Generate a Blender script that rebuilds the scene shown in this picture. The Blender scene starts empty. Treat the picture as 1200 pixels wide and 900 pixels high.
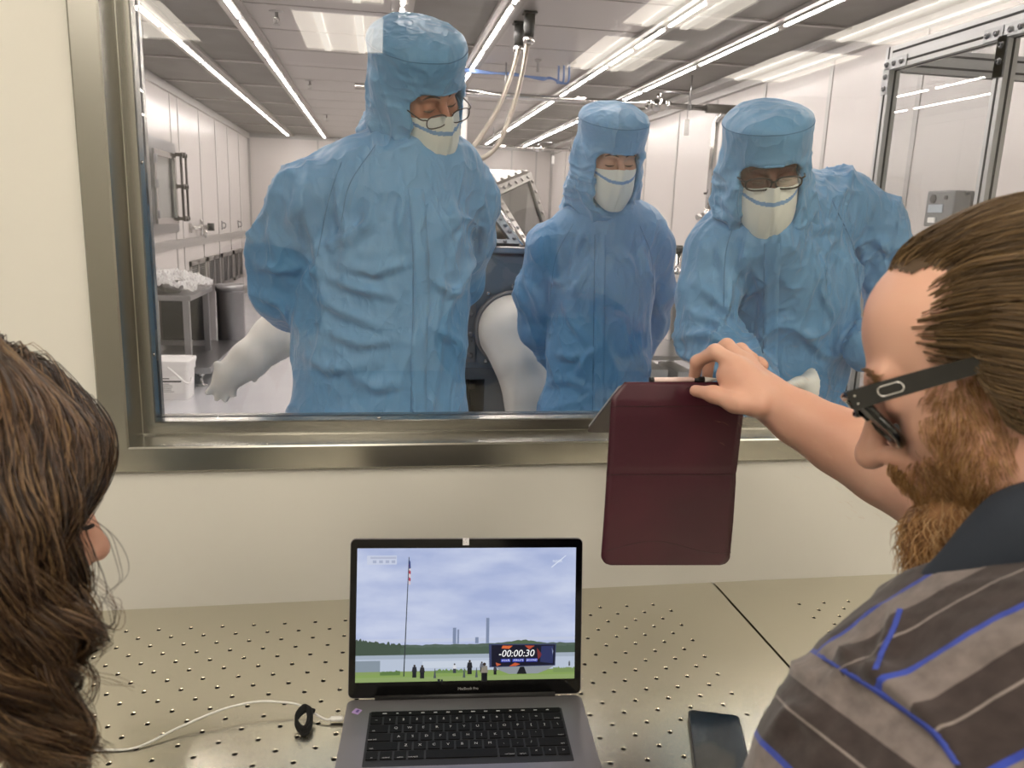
import bpy, bmesh, math, random
import numpy as np
from mathutils import Vector, Matrix, Euler
random.seed(7); RNG = np.random.default_rng(7)
SC = bpy.context.scene
COL = SC.collection
PI = math.pi
# ---------------------------------------------------------------- camera (solved from the photograph's vanishing points)
FPX = 910.0
RCAM = np.array([[9.85643498e-01, 5.85215926e-04, -1.68838838e-01],
                 [-1.65133832e-01, 2.11710040e-01, -9.63280684e-01],
                 [3.51811500e-02, 9.77332347e-01, 2.08767264e-01]])
U_, _, V_ = np.linalg.svd(RCAM); RCAM = U_ @ V_
CAMZ = 1.46
def ray(px, py):
    return RCAM @ np.array([(px - 600) / FPX, -(py - 450) / FPX, -1.0])
def atY(px, py, Y):
    r = ray(px, py); p = r * (Y / r[1]); return Vector((p[0], p[1], p[2] + CAMZ))
def atZ(px, py, Z):
    r = ray(px, py); p = r * ((Z - CAMZ) / r[2]); return Vector((p[0], p[1], p[2] + CAMZ))
def atX(px, py, X):
    r = ray(px, py); p = r * (X / r[0]); return Vector((p[0], p[1], p[2] + CAMZ))
cam_data = bpy.data.cameras.new('camera'); cam = bpy.data.objects.new('camera', cam_data); COL.objects.link(cam)
cam_data.sensor_width = 36; cam_data.sensor_fit = 'HORIZONTAL'; cam_data.lens = FPX / 1200 * 36
cam_data.clip_start = 0.02; cam_data.clip_end = 100
M4 = Matrix([list(RCAM[i]) for i in range(3)]).to_4x4(); M4.translation = (0, 0, CAMZ)
cam.matrix_world = M4
SC.camera = cam
SC.view_settings.view_transform = 'Standard'; SC.view_settings.look = 'None'
SC.view_settings.gamma = 1; SC.view_settings.use_curve_mapping = False; SC.view_settings.exposure = 0.0
try:
    SC.cycles.use_denoising = True; SC.cycles.max_bounces = 8; SC.cycles.diffuse_bounces = 4; SC.cycles.glossy_bounces = 4
    SC.cycles.transparent_max_bounces = 12; SC.cycles.sample_clamp_indirect = 6; SC.cycles.caustics_reflective = False; SC.cycles.caustics_refractive = False
except Exception: pass
# ---------------------------------------------------------------- tagging
def tag(o, label=None, cat=None, group=None, kind=None):
    if label: o['label'] = label
    if cat: o['category'] = cat
    if group: o['group'] = group
    if kind: o['kind'] = kind
    return o
def empty(name, loc, label=None, cat=None, group=None, rz=0.0):
    o = bpy.data.objects.new(name, None); COL.objects.link(o); o.location = loc; o.rotation_euler = (0, 0, rz)
    o.empty_display_size = 0.05
    return tag(o, label, cat, group)
def wmat(o):
    m = o.matrix_basis.copy()
    return m if o.parent is None else wmat(o.parent) @ o.matrix_parent_inverse @ m
def place(o, parent):
    """parent while keeping the world position (meshes are written in world coordinates)"""
    if parent is not None:
        o.parent = parent; o.matrix_parent_inverse = wmat(parent).inverted()
    return o
# ---------------------------------------------------------------- materials
def lin(c):
    if isinstance(c, str):
        c = [int(c[i:i + 2], 16) / 255 for i in (0, 2, 4)]
    return tuple((x / 12.92 if x <= 0.04045 else ((x + 0.055) / 1.055) ** 2.4) for x in c[:3]) + (1.0,)
MATS = {}
def mat(name, col='808080', rough=0.5, metal=0.0, emit=None, es=1.0, bump=None, var=None, spec=None, sheen=None, coat=None, sub=None, trans=None, aniso=None, rvar=None):
    """bump=(scale, strength, distance, stretch xyz); var=(scale, hex colour 2, stretch xyz, low, high)"""
    m = bpy.data.materials.new(name); m.use_nodes = True; nt = m.node_tree; N = nt.nodes; L = nt.links
    b = N['Principled BSDF']; b.inputs['Base Color'].default_value = lin(col); b.inputs['Roughness'].default_value = rough
    b.inputs['Metallic'].default_value = metal
    if spec is not None: b.inputs['Specular IOR Level'].default_value = spec
    if sheen: b.inputs['Sheen Weight'].default_value = sheen
    if coat: b.inputs['Coat Weight'].default_value = coat; b.inputs['Coat Roughness'].default_value = 0.08
    if sub: b.inputs['Subsurface Weight'].default_value = sub[0]; b.inputs['Subsurface Radius'].default_value = sub[1]; b.inputs['Subsurface Scale'].default_value = sub[2]
    if trans: b.inputs['Transmission Weight'].default_value = trans
    if aniso: b.inputs['Anisotropic'].default_value = aniso
    if emit: b.inputs['Emission Color'].default_value = lin(emit); b.inputs['Emission Strength'].default_value = es
    tc = None
    def coords(st):
        nonlocal tc
        if tc is None: tc = N.new('ShaderNodeTexCoord')
        mp = N.new('ShaderNodeMapping'); mp.inputs['Scale'].default_value = st; L.new(tc.outputs['Object'], mp.inputs[0]); return mp.outputs[0]
    if var:
        n = N.new('ShaderNodeTexNoise'); n.inputs['Scale'].default_value = var[0]; n.inputs['Detail'].default_value = 6
        L.new(coords(var[2] if len(var) > 2 else (1, 1, 1)), n.inputs['Vector'])
        r = N.new('ShaderNodeValToRGB'); r.color_ramp.elements[0].color = lin(col); r.color_ramp.elements[1].color = lin(var[1])
        r.color_ramp.elements[0].position = var[3] if len(var) > 3 else .35; r.color_ramp.elements[1].position = var[4] if len(var) > 4 else .65
        L.new(n.outputs[0], r.inputs[0]); L.new(r.outputs[0], b.inputs['Base Color'])
    if rvar:
        n = N.new('ShaderNodeTexNoise'); n.inputs['Scale'].default_value = rvar[0]; n.inputs['Detail'].default_value = 4
        L.new(coords(rvar[1]), n.inputs['Vector'])
        r = N.new('ShaderNodeMapRange'); r.inputs['To Min'].default_value = rvar[2]; r.inputs['To Max'].default_value = rvar[3]
        r.inputs['From Min'].default_value = .3; r.inputs['From Max'].default_value = .7
        L.new(n.outputs[0], r.inputs[0]); L.new(r.outputs[0], b.inputs['Roughness'])
    if bump:
        n = N.new('ShaderNodeTexNoise'); n.inputs['Scale'].default_value = bump[0]; n.inputs['Detail'].default_value = 5
        L.new(coords(bump[3] if len(bump) > 3 else (1, 1, 1)), n.inputs['Vector'])
        bp = N.new('ShaderNodeBump'); bp.inputs['Strength'].default_value = bump[1]; bp.inputs['Distance'].default_value = bump[2]
        L.new(n.outputs[0], bp.inputs['Height']); L.new(bp.outputs[0], b.inputs['Normal'])
    MATS[name] = m
    return m
def glass_mat(name, tint=(1, 1, 1), r0=0.04, rough=0.0):
    m = bpy.data.materials.new(name); m.use_nodes = True; nt = m.node_tree; N = nt.nodes; L = nt.links; N.clear()
    out = N.new('ShaderNodeOutputMaterial'); mix = N.new('ShaderNodeMixShader'); tr = N.new('ShaderNodeBsdfTransparent'); gl = N.new('ShaderNodeBsdfGlossy')
    tr.inputs[0].default_value = (*tint, 1); gl.inputs['Roughness'].default_value = rough
    lw = N.new('ShaderNodeLayerWeight'); lw.inputs[0].default_value = 0.5
    pw = N.new('ShaderNodeMath'); pw.operation = 'POWER'; pw.inputs[1].default_value = 5
    ma = N.new('ShaderNodeMath'); ma.operation = 'MULTIPLY_ADD'; ma.inputs[1].default_value = 1 - r0; ma.inputs[2].default_value = r0
    L.new(lw.outputs['Facing'], pw.inputs[0]); L.new(pw.outputs[0], ma.inputs[0]); L.new(ma.outputs[0], mix.inputs[0])
    L.new(tr.outputs[0], mix.inputs[1]); L.new(gl.outputs[0], mix.inputs[2]); L.new(mix.outputs[0], out.inputs[0])
    MATS[name] = m
    return m
# ---------------------------------------------------------------- mesh builder
class MB:
    def __init__(s): s.v = []; s.f = []; s.mi = []; s.sm = []; s.cur = 0; s.smooth = False
    def m(s, i): s.cur = i; return s
    def add(s, vs, fs, smooth=None):
        o = len(s.v); s.v.extend([tuple(v) for v in vs]); s.f.extend([tuple(i + o for i in f) for f in fs])
        s.mi.extend([s.cur] * len(fs)); s.sm.extend([s.smooth if smooth is None else smooth] * len(fs)); return s
    def box(s, c, d, M=None, bev=0.0, seg=2):
        if bev > 0:
            bm = bmesh.new(); bmesh.ops.create_cube(bm, size=1)
            for v in bm.verts: v.co = Vector((v.co.x * d[0], v.co.y * d[1], v.co.z * d[2]))
            bmesh.ops.bevel(bm, geom=bm.edges[:], offset=min(bev, min(d) * .49), segments=seg, profile=.5, affect='EDGES')
            bm.verts.ensure_lookup_table()
            vs = [v.co.copy() for v in bm.verts]; fs = [[v.index for v in f.verts] for f in bm.faces]; bm.free()
        else:
            x, y, z = d[0] / 2, d[1] / 2, d[2] / 2
            vs = [Vector(t) for t in ((-x, -y, -z), (x, -y, -z), (x, y, -z), (-x, y, -z), (-x, -y, z), (x, -y, z), (x, y, z), (-x, y, z))]
            fs = [(0, 3, 2, 1), (4, 5, 6, 7), (0, 1, 5, 4), (1, 2, 6, 5), (2, 3, 7, 6), (3, 0, 4, 7)]
        if M is not None: vs = [M @ v for v in vs]
        return s.add([v + Vector(c) for v in vs], fs)
    def box2(s, a, b, **k):
        a = Vector(a); b = Vector(b); return s.box((a + b) / 2, [abs(b[i] - a[i]) for i in range(3)], **k)
    def tube(s, pts, r, n=10, cap=True, smooth=True):
        pts = [Vector(p) for p in pts]; rr = r if hasattr(r, '__len__') else [r] * len(pts)
        t0 = (pts[1] - pts[0]).normalized(); u = t0.orthogonal().normalized(); vs = []
        for i, p in enumerate(pts):
            t = (pts[min(i + 1, len(pts) - 1)] - pts[max(i - 1, 0)]).normalized()
            u = (u - t * u.dot(t)); u = u.normalized() if u.length > 1e-6 else t.orthogonal().normalized(); w = t.cross(u)
            vs += [p + (u * math.cos(2 * PI * k / n) + w * math.sin(2 * PI * k / n)) * rr[i] for k in range(n)]
        fs = [(i * n + k, i * n + (k + 1) % n, (i + 1) * n + (k + 1) % n, (i + 1) * n + k) for i in range(len(pts) - 1) for k in range(n)]
        s.add(vs, fs, smooth)
        if cap:
            o = len(s.v) - len(vs)
            s.f += [tuple(o + k for k in range(n))[::-1], tuple(o + (len(pts) - 1) * n + k for k in range(n))]; s.mi += [s.cur] * 2; s.sm += [False] * 2
        return s
    def lathe(s, c, prof, n=24, axis=(0, 0, 1), smooth=True, caps=True):
        """prof: list of (radius, height) along axis from c"""
        q = Vector((0, 0, 1)).rotation_difference(Vector(axis).normalized()).to_matrix(); c = Vector(c); vs = []
        for r, h in prof: vs += [c + q @ Vector((r * math.cos(2 * PI * k / n), r * math.sin(2 * PI * k / n), h)) for k in range(n)]
        fs = [(i * n + k, i * n + (k + 1) % n, (i + 1) * n + (k + 1) % n, (i + 1) * n + k) for i in range(len(prof) - 1) for k in range(n)]
        s.add(vs, fs, smooth)
        if caps:
            o = len(s.v) - len(vs)
            s.f += [tuple(o + k for k in range(n))[::-1], tuple(o + (len(prof) - 1) * n + k for k in range(n))]; s.mi += [s.cur] * 2; s.sm += [False] * 2
        return s
    def cyl(s, c, r, h, n=20, axis=(0, 0, 1)): return s.lathe(c, [(r, 0), (r, h)], n, axis)
    def prism(s, poly, y0, y1, f3):
        """poly 2D points, f3(u,v,w)->3D"""
        n = len(poly); vs = [f3(u, v, y0) for u, v in poly] + [f3(u, v, y1) for u, v in poly]
        fs = [tuple(range(n))[::-1], tuple(range(n, 2 * n))] + [(k, (k + 1) % n, n + (k + 1) % n, n + k) for k in range(n)]
        return s.add(vs, fs)
    def build(s, name, mats, parent=None, fixn=True):
        me = bpy.data.meshes.new(name); me.from_pydata(s.v, [], s.f)
        if not isinstance(mats, (list, tuple)): mats = [mats]
        for m_ in mats: me.materials.append(m_)
        me.polygons.foreach_set('material_index', s.mi); me.polygons.foreach_set('use_smooth', s.sm); me.update()
        if fixn:
            bm = bmesh.new(); bm.from_mesh(me); bmesh.ops.recalc_face_normals(bm, faces=bm.faces[:]); bm.to_mesh(me); bm.free()
        o = bpy.data.objects.new(name, me); COL.objects.link(o)
        return place(o, parent)
def rrect(w, h, r, n=5):
    pts = []
    for cx, cy, a0 in ((w / 2 - r, h / 2 - r, 0), (-w / 2 + r, h / 2 - r, 90), (-w / 2 + r, -h / 2 + r, 180), (w / 2 - r, -h / 2 + r, 270)):
        for k in range(n + 1):
            a = math.radians(a0 + 90 * k / n); pts.append((cx + r * math.cos(a), cy + r * math.sin(a)))
    return pts
def text_mesh(body, size, depth=0.0):
    """lettering as (verts, faces) in its own plane, centred on origin"""
    cu = bpy.data.curves.new('t', 'FONT'); cu.body = body; cu.size = size; cu.align_x = 'CENTER'; cu.align_y = 'CENTER'; cu.resolution_u = 3; cu.extrude = depth
    o = bpy.data.objects.new('t', cu); COL.objects.link(o); dg = bpy.context.evaluated_depsgraph_get(); dg.update()
    me = bpy.data.meshes.new_from_object(o.evaluated_get(dg)); vs = [v.co.copy() for v in me.vertices]; fs = [tuple(p.vertices) for p in me.polygons]
    bpy.data.objects.remove(o); bpy.data.curves.remove(cu); bpy.data.meshes.remove(me)
    return vs, fs
def bez(p, n=24):
    """Catmull-Rom through points"""
    p = [Vector(q) for q in p]; q = [p[0] * 2 - p[1]] + p + [p[-1] * 2 - p[-2]]; out = []
    m = max(2, n // (len(p) - 1))
    for i in range(1, len(q) - 2):
        for k in range(m):
            t = k / m
            out.append(0.5 * ((2 * q[i]) + (q[i + 1] - q[i - 1]) * t + (2 * q[i - 1] - 5 * q[i] + 4 * q[i + 1] - q[i + 2]) * t * t + (3 * q[i] - q[i - 1] - 3 * q[i + 1] + q[i + 2]) * t ** 3))
    out.append(p[-1]); return out
# ---------------------------------------------------------------- implicit surfaces for bodies and cloth
def nz(a): return np.sqrt(np.maximum(a, 1e-12))
class SDF:
    def __init__(s, lo, hi, h):
        s.lo = np.array(lo, float); s.h = h; s.n = np.ceil((np.array(hi) - s.lo) / h).astype(int) + 1
        s.D = np.full(s.n, 9.0, np.float32)
    def sub(s, lo, hi, pad):
        a = np.clip(np.floor((np.array(lo) - pad - s.lo) / s.h).astype(int), 0, s.n); b = np.clip(np.ceil((np.array(hi) + pad - s.lo) / s.h).astype(int) + 1, 0, s.n)
        if (b <= a).any(): return None
        g = [(s.lo[i] + s.h * np.arange(a[i], b[i])).astype(np.float32) for i in range(3)]
        return (slice(a[0], b[0]), slice(a[1], b[1]), slice(a[2], b[2])), g[0][:, None, None], g[1][None, :, None], g[2][None, None, :]
    def put(s, lo, hi, fn, k=0.02, mode='u'):
        q = s.sub(lo, hi, k + 4 * s.h)
        if q is None: return s
        sl, X, Y, Z = q; d = fn(X, Y, Z).astype(np.float32); D = s.D[sl]
        if mode == 'u':
            hh = np.maximum(k - np.abs(D - d), 0) / max(k, 1e-6); s.D[sl] = np.minimum(D, d) - hh * hh * k * .25
        elif mode == 's':
            d = -d; hh = np.maximum(k - np.abs(D - d), 0) / max(k, 1e-6); s.D[sl] = np.maximum(D, d) + hh * hh * k * .25
        return s
    def ell(s, c, r, R=None, k=0.02, mode='u'):
        c = np.array(c, float); r = np.array(r, float); rm = float(r.max())
        R_ = np.eye(3) if R is None else np.array(R, float).T
        def fn(X, Y, Z):
            x, y, z = X - c[0], Y - c[1], Z - c[2]
            if R is not None: x, y, z = [R_[i, 0] * x + R_[i, 1] * y + R_[i, 2] * z for i in range(3)]
            k0 = nz((x / r[0]) ** 2 + (y / r[1]) ** 2 + (z / r[2]) ** 2); k1 = nz((x / r[0] ** 2) ** 2 + (y / r[1] ** 2) ** 2 + (z / r[2] ** 2) ** 2)
            return k0 * (k0 - 1) / k1
        return s.put(c - rm, c + rm, fn, k, mode)
    def cone(s, a, b, ra, rb, k=0.02, mode='u', flat=None):
        """tapered capsule; flat=(axis vector, factor) squeezes the section along that axis"""
        a = np.array(a, float); b = np.array(b, float); ba = b - a; L2 = float(ba @ ba) + 1e-9; rm = max(ra, rb)
        if flat is not None: fx = np.array(flat[0], float); fx = fx / np.linalg.norm(fx); ff = flat[1]; rm = rm * max(1, 1 / ff)
        def fn(X, Y, Z):
            x, y, z = X - a[0], Y - a[1], Z - a[2]; t = np.clip((x * ba[0] + y * ba[1] + z * ba[2]) / L2, 0, 1)
            x, y, z = x - ba[0] * t, y - ba[1] * t, z - ba[2] * t
            if flat is not None:
                w = (x * fx[0] + y * fx[1] + z * fx[2]) * (ff - 1); x, y, z = x + w * fx[0], y + w * fx[1], z + w * fx[2]
            return nz(x * x + y * y + z * z) - (ra + (rb - ra) * t)
        return s.put(np.minimum(a, b) - rm, np.maximum(a, b) + rm, fn, k, mode)
    def chain(s, pts, rs, k=0.02, mode='u', flat=None):
        for i in range(len(pts) - 1): s.cone(pts[i], pts[i + 1], rs[i], rs[i + 1], k, mode, flat)
        return s
    def mesh(s):
        D = s.D; n = D.shape; sg = D < 0
        c = [D[i:n[0] - 1 + i, j:n[1] - 1 + j, k:n[2] - 1 + k] for i in (0, 1) for j in (0, 1) for k in (0, 1)]
        cnt = sum((q < 0).astype(np.int8) for q in c); act = (cnt > 0) & (cnt < 8)
        ia = np.argwhere(act); idx = np.full(act.shape, -1, np.int64); idx[act] = np.arange(len(ia))
        cv = np.stack([q[act] for q in c], 1); corners = np.array([(i, j, k) for i in (0, 1) for j in (0, 1) for k in (0, 1)], float)
        acc = np.zeros((len(ia), 3)); w = np.zeros(len(ia))
        for p in range(8):
            for ax, st in ((0, 4), (1, 2), (2, 1)):
                if corners[p][ax] == 0:
                    q = p + st; d0, d1 = cv[:, p], cv[:, q]; m_ = (d0 < 0) != (d1 < 0)
                    t = np.where(m_, d0 / np.where(m_, d0 - d1, 1), 0); pos = corners[p] + np.outer(t, corners[q] - corners[p]); acc[m_] += pos[m_]; w[m_] += 1
        V = (ia + acc / w[:, None]) * s.h + s.lo; F = []
        for ax in range(3):
            o1, o2 = [(1, 2), (2, 0), (0, 1)][ax]
            a = [slice(None)] * 3; b = [slice(None)] * 3; a[ax] = slice(0, n[ax] - 1); b[ax] = slice(1, n[ax])
            for o in (o1, o2): a[o] = slice(1, n[o] - 1); b[o] = slice(1, n[o] - 1)
            s0, s1 = sg[tuple(a)], sg[tuple(b)]; ed = np.argwhere(s0 != s1); off = np.array([1, 1, 1]); off[ax] = 0; ed = ed + off
            flip = s0[s0 != s1]
            e1 = np.zeros(3, int); e1[o1] = 1; e2 = np.zeros(3, int); e2[o2] = 1
            q = [idx[tuple((ed - x).T)] for x in (0 * e1, e1, e1 + e2, e2)]; Q = np.stack(q, 1); Q[~flip] = Q[~flip][:, ::-1]; F.append(Q)
        F = np.concatenate(F); F = F[(F >= 0).all(1)]
        vol = np.einsum('ij,ij->i', V[F[:, 0]], np.cross(V[F[:, 1]], V[F[:, 2]])).sum()
        return V, (F if vol > 0 else F[:, ::-1])
def smooth_v(V, F, it=2, lam=.5):
    n = len(V); e = np.concatenate([F[:, [0, 1]], F[:, [1, 2]], F[:, [2, 3]], F[:, [3, 0]]]); deg = np.bincount(e.ravel(), minlength=n)[:, None] + 1e-9
    for _ in range(it):
        A = np.zeros_like(V)
        for a, b in ((0, 1), (1, 0)):
            for c in range(3): A[:, c] += np.bincount(e[:, a], V[e[:, b], c], n)
        V = V + lam * (A / deg - V)
    return V
def vnormals(V, F):
    nrm = np.cross(V[F[:, 2]] - V[F[:, 0]], V[F[:, 3]] - V[F[:, 1]]); N_ = np.zeros_like(V)
    for c in range(4):
        for a in range(3): N_[:, a] += np.bincount(F[:, c], nrm[:, a], len(V))
    return N_ / np.maximum(np.linalg.norm(N_, axis=1, keepdims=True), 1e-12)
TAB = RNG.random((32, 32, 32)).astype(np.float32)
def vnoise(P, sc=1.0, seed=0):
    P = P * sc + seed * 7.31; i = np.floor(P).astype(int); f = P - i; f = f * f * (3 - 2 * f); i = i % 32; j = (i + 1) % 32
    x0, y0, z0 = i.T; x1, y1, z1 = j.T; fx, fy, fz = f.T
    a = TAB[x0, y0, z0] * (1 - fx) + TAB[x1, y0, z0] * fx; b = TAB[x0, y1, z0] * (1 - fx) + TAB[x1, y1, z0] * fx
    c = TAB[x0, y0, z1] * (1 - fx) + TAB[x1, y0, z1] * fx; d = TAB[x0, y1, z1] * (1 - fx) + TAB[x1, y1, z1] * fx
    return (a * (1 - fy) + b * fy) * (1 - fz) + (c * (1 - fy) + d * fy) * fz
def arr_mesh(name, V, F, mats, parent=None, smooth=True, midx=None, flip=False):
    me = bpy.data.meshes.new(name); F = np.asarray(F); k = F.shape[1]
    if flip: F = F[:, ::-1]
    me.vertices.add(len(V)); me.vertices.foreach_set('co', np.asarray(V, np.float32).ravel())
    me.loops.add(F.size); me.loops.foreach_set('vertex_index', F.astype(np.int32).ravel())
    me.polygons.add(len(F)); me.polygons.foreach_set('loop_start', np.arange(0, F.size, k, dtype=np.int32))
    me.polygons.foreach_set('loop_total', np.full(len(F), k, np.int32))
    me.polygons.foreach_set('use_smooth', np.full(len(F), smooth, bool))
    if not isinstance(mats, (list, tuple)): mats = [mats]
    for m_ in mats: me.materials.append(m_)
    if midx is not None: me.polygons.foreach_set('material_index', np.asarray(midx, np.int32))
    me.update(calc_edges=True); me.validate()
    o = bpy.data.objects.new(name, me); COL.objects.link(o)
    return place(o, parent)
# ================================================================ materials of the rooms
WALL = mat('painted_wall', 'e6e3da', .42, bump=(900, .12, .0006), spec=.35)
STEEL = mat('brushed_steel', 'a09e97', .27, 1.0)
STEELH = mat('brushed_steel_sill', 'b2b0a8', .2, 1.0)
STEELD = mat('steel_equipment', '9a9a9c', .3, 1.0, bump=(40, .04, .001, (1, 1, 12)))
CHROME = mat('polished_steel', 'c8c6c4', .12, 1.0)
ALU = mat('anodised_aluminium', 'c4c5c5', .4, .5)
BLACKP = mat('black_plastic', '141416', .45)
DARKG = mat('dark_groove', '2c2c2e', .7)
WHITEP = mat('white_plastic', 'eceae6', .35)
PANEL = mat('clean_wall_panel', 'c8c2bf', .25, spec=.5, bump=(3, .02, .01))
SEAM = mat('panel_seam_alu', 'a9a6a4', .4, .5)
CEILL = mat('ceiling_light_panel', 'b2adaa', .3, .35)
CEILD = mat('ceiling_filter_mesh', '6f6b68', .5, .5, bump=(1200, .2, .001), var=(3, '7c7875', (1, 1, 1)))
CEILB = mat('ceiling_bar', 'a5a09c', .4, .4)
FLOORC = mat('clean_floor', 'c9c8cc', .13, coat=.3, var=(1.5, 'd0cfd3'))
FLOORN = mat('near_floor', '8f8c84', .5)
NCEIL = mat('near_ceiling_tile', 'd8d6cc', .8)
LAMP = mat('lamp_tube', 'ffffff', .5, emit='fff6f0', es=66.0)
GLASS = glass_mat('window_glass', (.985, .99, .985), .043)
PLEXID = glass_mat('grey_tinted_panel', (.66, .67, .66), .08)
PLEXI = glass_mat('clear_panel', (.93, .94, .94), .06)
# ================================================================ near room shell
XL, XR, YB, YF, ZN = -3.4, 4.6, -4.4, 1.38, 2.71
WX0, WX1, WZ0, WZ1, WT = -0.445, 1.88, 1.03, 2.03, 0.15     # opening in the wall
def struct(name, mb, m, parent=None):
    return tag(mb.build(name, m, parent), kind='structure')
b = MB()
b.box2((XL, YF, 0), (WX0, YF + WT, 2.95)); b.box2((WX1, YF, 0), (XR, YF + WT, 2.95)); b.box2((WX0, YF, 0), (WX1, YF + WT, WZ0)); b.box2((WX0, YF, WZ1), (WX1, YF + WT, 2.95))
struct('wall_front', b, WALL)
b = MB(); b.box2((XL - .1, YB, 0), (XL, YF, ZN)); struct('wall_left', b, WALL)
b = MB(); b.box2((XR, YB, 0), (XR + .1, YF, ZN)); struct('wall_right', b, WALL)
b = MB(); b.box2((XL - .1, YB - .1, 0), (XR + .1, YB, ZN)); struct('wall_back', b, WALL)
b = MB(); b.box2((XL - .1, YB - .1, -.1), (XR + .1, YF, 0)); struct('floor', b, FLOORN)
b = MB(); b.box2((XL - .1, YB - .1, ZN), (XR + .1, YF, ZN + .1)); struct('ceiling', b, NCEIL)
# window: mitred steel frame round the opening, and the pane
def ring(mb, prof, x0, x1, z0, z1):
    """prof: (inset, y) points swept round the rectangle with mitred corners"""
    vs = []; fs = []
    for ins, y in prof: vs += [(x0 + ins, y, z0 + ins), (x1 - ins, y, z0 + ins), (x1 - ins, y, z1 - ins), (x0 + ins, y, z1 - ins)]
    for i in range(len(prof) - 1):
        for k in range(4): a = i * 4 + k; c = i * 4 + (k + 1) % 4; fs.append((a, c, c + 4, a + 4))
    mb.add(vs, fs)
FX0, FX1, FZ0, FZ1 = -.469, 1.90, 1.006, 2.06
win = empty('window_1', (.7, 1.46, 1.006)); tag(win, kind='structure')
b = MB()
prof = [(.0, 1.3795), (.0, 1.372), (.003, 1.3695), (.043, 1.3695), (.046, 1.372), (.048, 1.43), (.050, 1.436), (.0515, 1.4375), (.071, 1.4375), (.073, 1.441), (.0745, 1.460), (.0745, 1.462)]
ring(b, prof, FX0, FX1, FZ0, FZ1)
b.m(1); ring(b, [(.0745, 1.4622), (.0745, 1.4755)], FX0, FX1, FZ0, FZ1); b.m(0)
ring(b, [(.0745, 1.4757), (.0725, 1.50), (.05, 1.505), (.046, 1.531), (.0, 1.536), (.0, 1.531)], FX0, FX1, FZ0, FZ1)
fr = b.build('window_frame', [STEEL, BLACKP], win, fixn=False)
b = MB()
for zz in (1.20, 1.53, 1.86): b.lathe((FX0 + .0735, 1.451, zz), [(.0035, 0), (.0035, .0015), (.001, .0022)], 10, (1, 0, 0))
for xx in (.0, .45, 1.0, 1.5): b.lathe((xx, 1.451, FZ0 + .0738), [(.0035, 0), (.0035, .0015), (.001, .0022)], 10, (0, 0, 1))
b.build('frame_screw', CHROME, win)
b = MB(); b.box2((FX0 + .0746, 1.4635, FZ0 + .0746), (FX1 - .0746, 1.4745, FZ1 - .0746)); b.build('window_pane', GLASS, win)
# near ceiling troffers (farthest row reflects in the pane; two unseen rows added for brightness)
TROFB = mat('troffer_lens', 'ffffff', .5, emit='fff7e8', es=9.0)
TROFD = mat('troffer_basket', 'ffffff', .5, emit='fff3e2', es=6.2)
LOCS = [(-1.62, -1.6, 'added unseen middle row, leftmost'), (-.26, -1.6, 'added unseen middle row, second from left'), (1.81, -1.6, 'added unseen middle row, third from left'), (3.18, -1.6, 'added unseen middle row, rightmost'),
        (-1.62, -3.14, 'row farthest from the window, leftmost'), (-.26, -3.12, 'row farthest from the window, second from left'), (1.81, -3.15, 'row farthest from the window, third from left'), (3.18, -3.16, 'row farthest from the window, rightmost'),
        (-1.62, .05, 'added unseen row nearest the window, leftmost'), (-.26, .05, 'added unseen row nearest the window, second from left'), (1.81, .05, 'added unseen row nearest the window, third from left'), (3.18, .05, 'added unseen row nearest the window, rightmost')]
for x, y, lab in LOCS:
    t = empty('ceiling_light', (x, y, ZN), 'square white recessed ceiling light, ' + lab, 'ceiling light', 'recessed ceiling lights of the near room')
    b = MB()
    for sx, sy, w, d in ((0, -.615, .6, .02), (0, .615, .6, .02), (-.295, 0, .012, 1.23), (.295, 0, .012, 1.23)): b.box((x + sx, y + sy, ZN - .008), (w, d, .014))
    b.build('trim_frame', WHITEP, t)
    b = MB(); b.box((x, y, ZN - .0035), (.575, 1.2, .005)); b.build('basket', TROFD, t)
    b = MB(); b.box((x - .13, y, ZN - .014), (.05, 1.19, .012)); b.box((x + .13, y, ZN - .014), (.05, 1.19, .012)); b.build('lens', TROFB, t)
# ================================================================ clean room shell
CX0, CX1, CY0, CY1, CZ = -2.33, 3.30, YF + WT, 15.2, 2.79
b = MB(); b.box2((CX0 - .1, CY0, 0), (CX0, CY1, CZ))
Ls = [1.75, 2.8, 3.85, 4.9, 5.95, 7.0, 8.05, 9.75, 10.1, 11.2, 12.26, 13.2, 14.2]
b.m(1)
for y in Ls: b.box2((CX0, y - .018, .12), (CX0 + .006, y + .018, CZ - .07))
zr = (atX(236, 281, CX0).z + atX(180, 291, CX0).z) / 2
b.box2((CX0, CY0, zr - .05), (CX0 + .02, CY1, zr + .05)); b.box2((CX0, CY0, zr - .012), (CX0 + .026, CY1, zr + .012))
b.box2((CX0, CY0, CZ - .09), (CX0 + .035, CY1, CZ)); b.box2((CX0, CY0, 0), (CX0 + .02, CY1, .1))
struct('wall_left', b, [PANEL, SEAM])
b = MB(); b.box2((CX1, CY0, 0), (CX1 + .1, CY1, CZ)); b.m(1)
for y in (2.5, 3.55, 4.6, 5.62, 6.65, 7.65, 8.65, 9.7, 10.8, 11.9, 13.0, 14.1): b.box2((CX1 - .006, y - .022, .12), (CX1, y + .022, CZ - .07))
b.box2((CX1 - .18, CY0, CZ - .05), (CX1, CY1, CZ)); b.box2((CX1 - .05, CY0, CZ - .11), (CX1, CY1, CZ)); b.box2((CX1 - .02, CY0, 0), (CX1, CY1, .1))
struct('wall_right', b, [PANEL, SEAM])
b = MB(); b.box2((CX0, CY1, 0), (CX1, CY1 + .1, CZ)); b.m(1)
for x in (-1.1, .1, 1.3, 2.5, 2.98): b.box2((x - .015, CY1 - .006, .12), (x + .015, CY1, CZ - .05))
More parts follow.
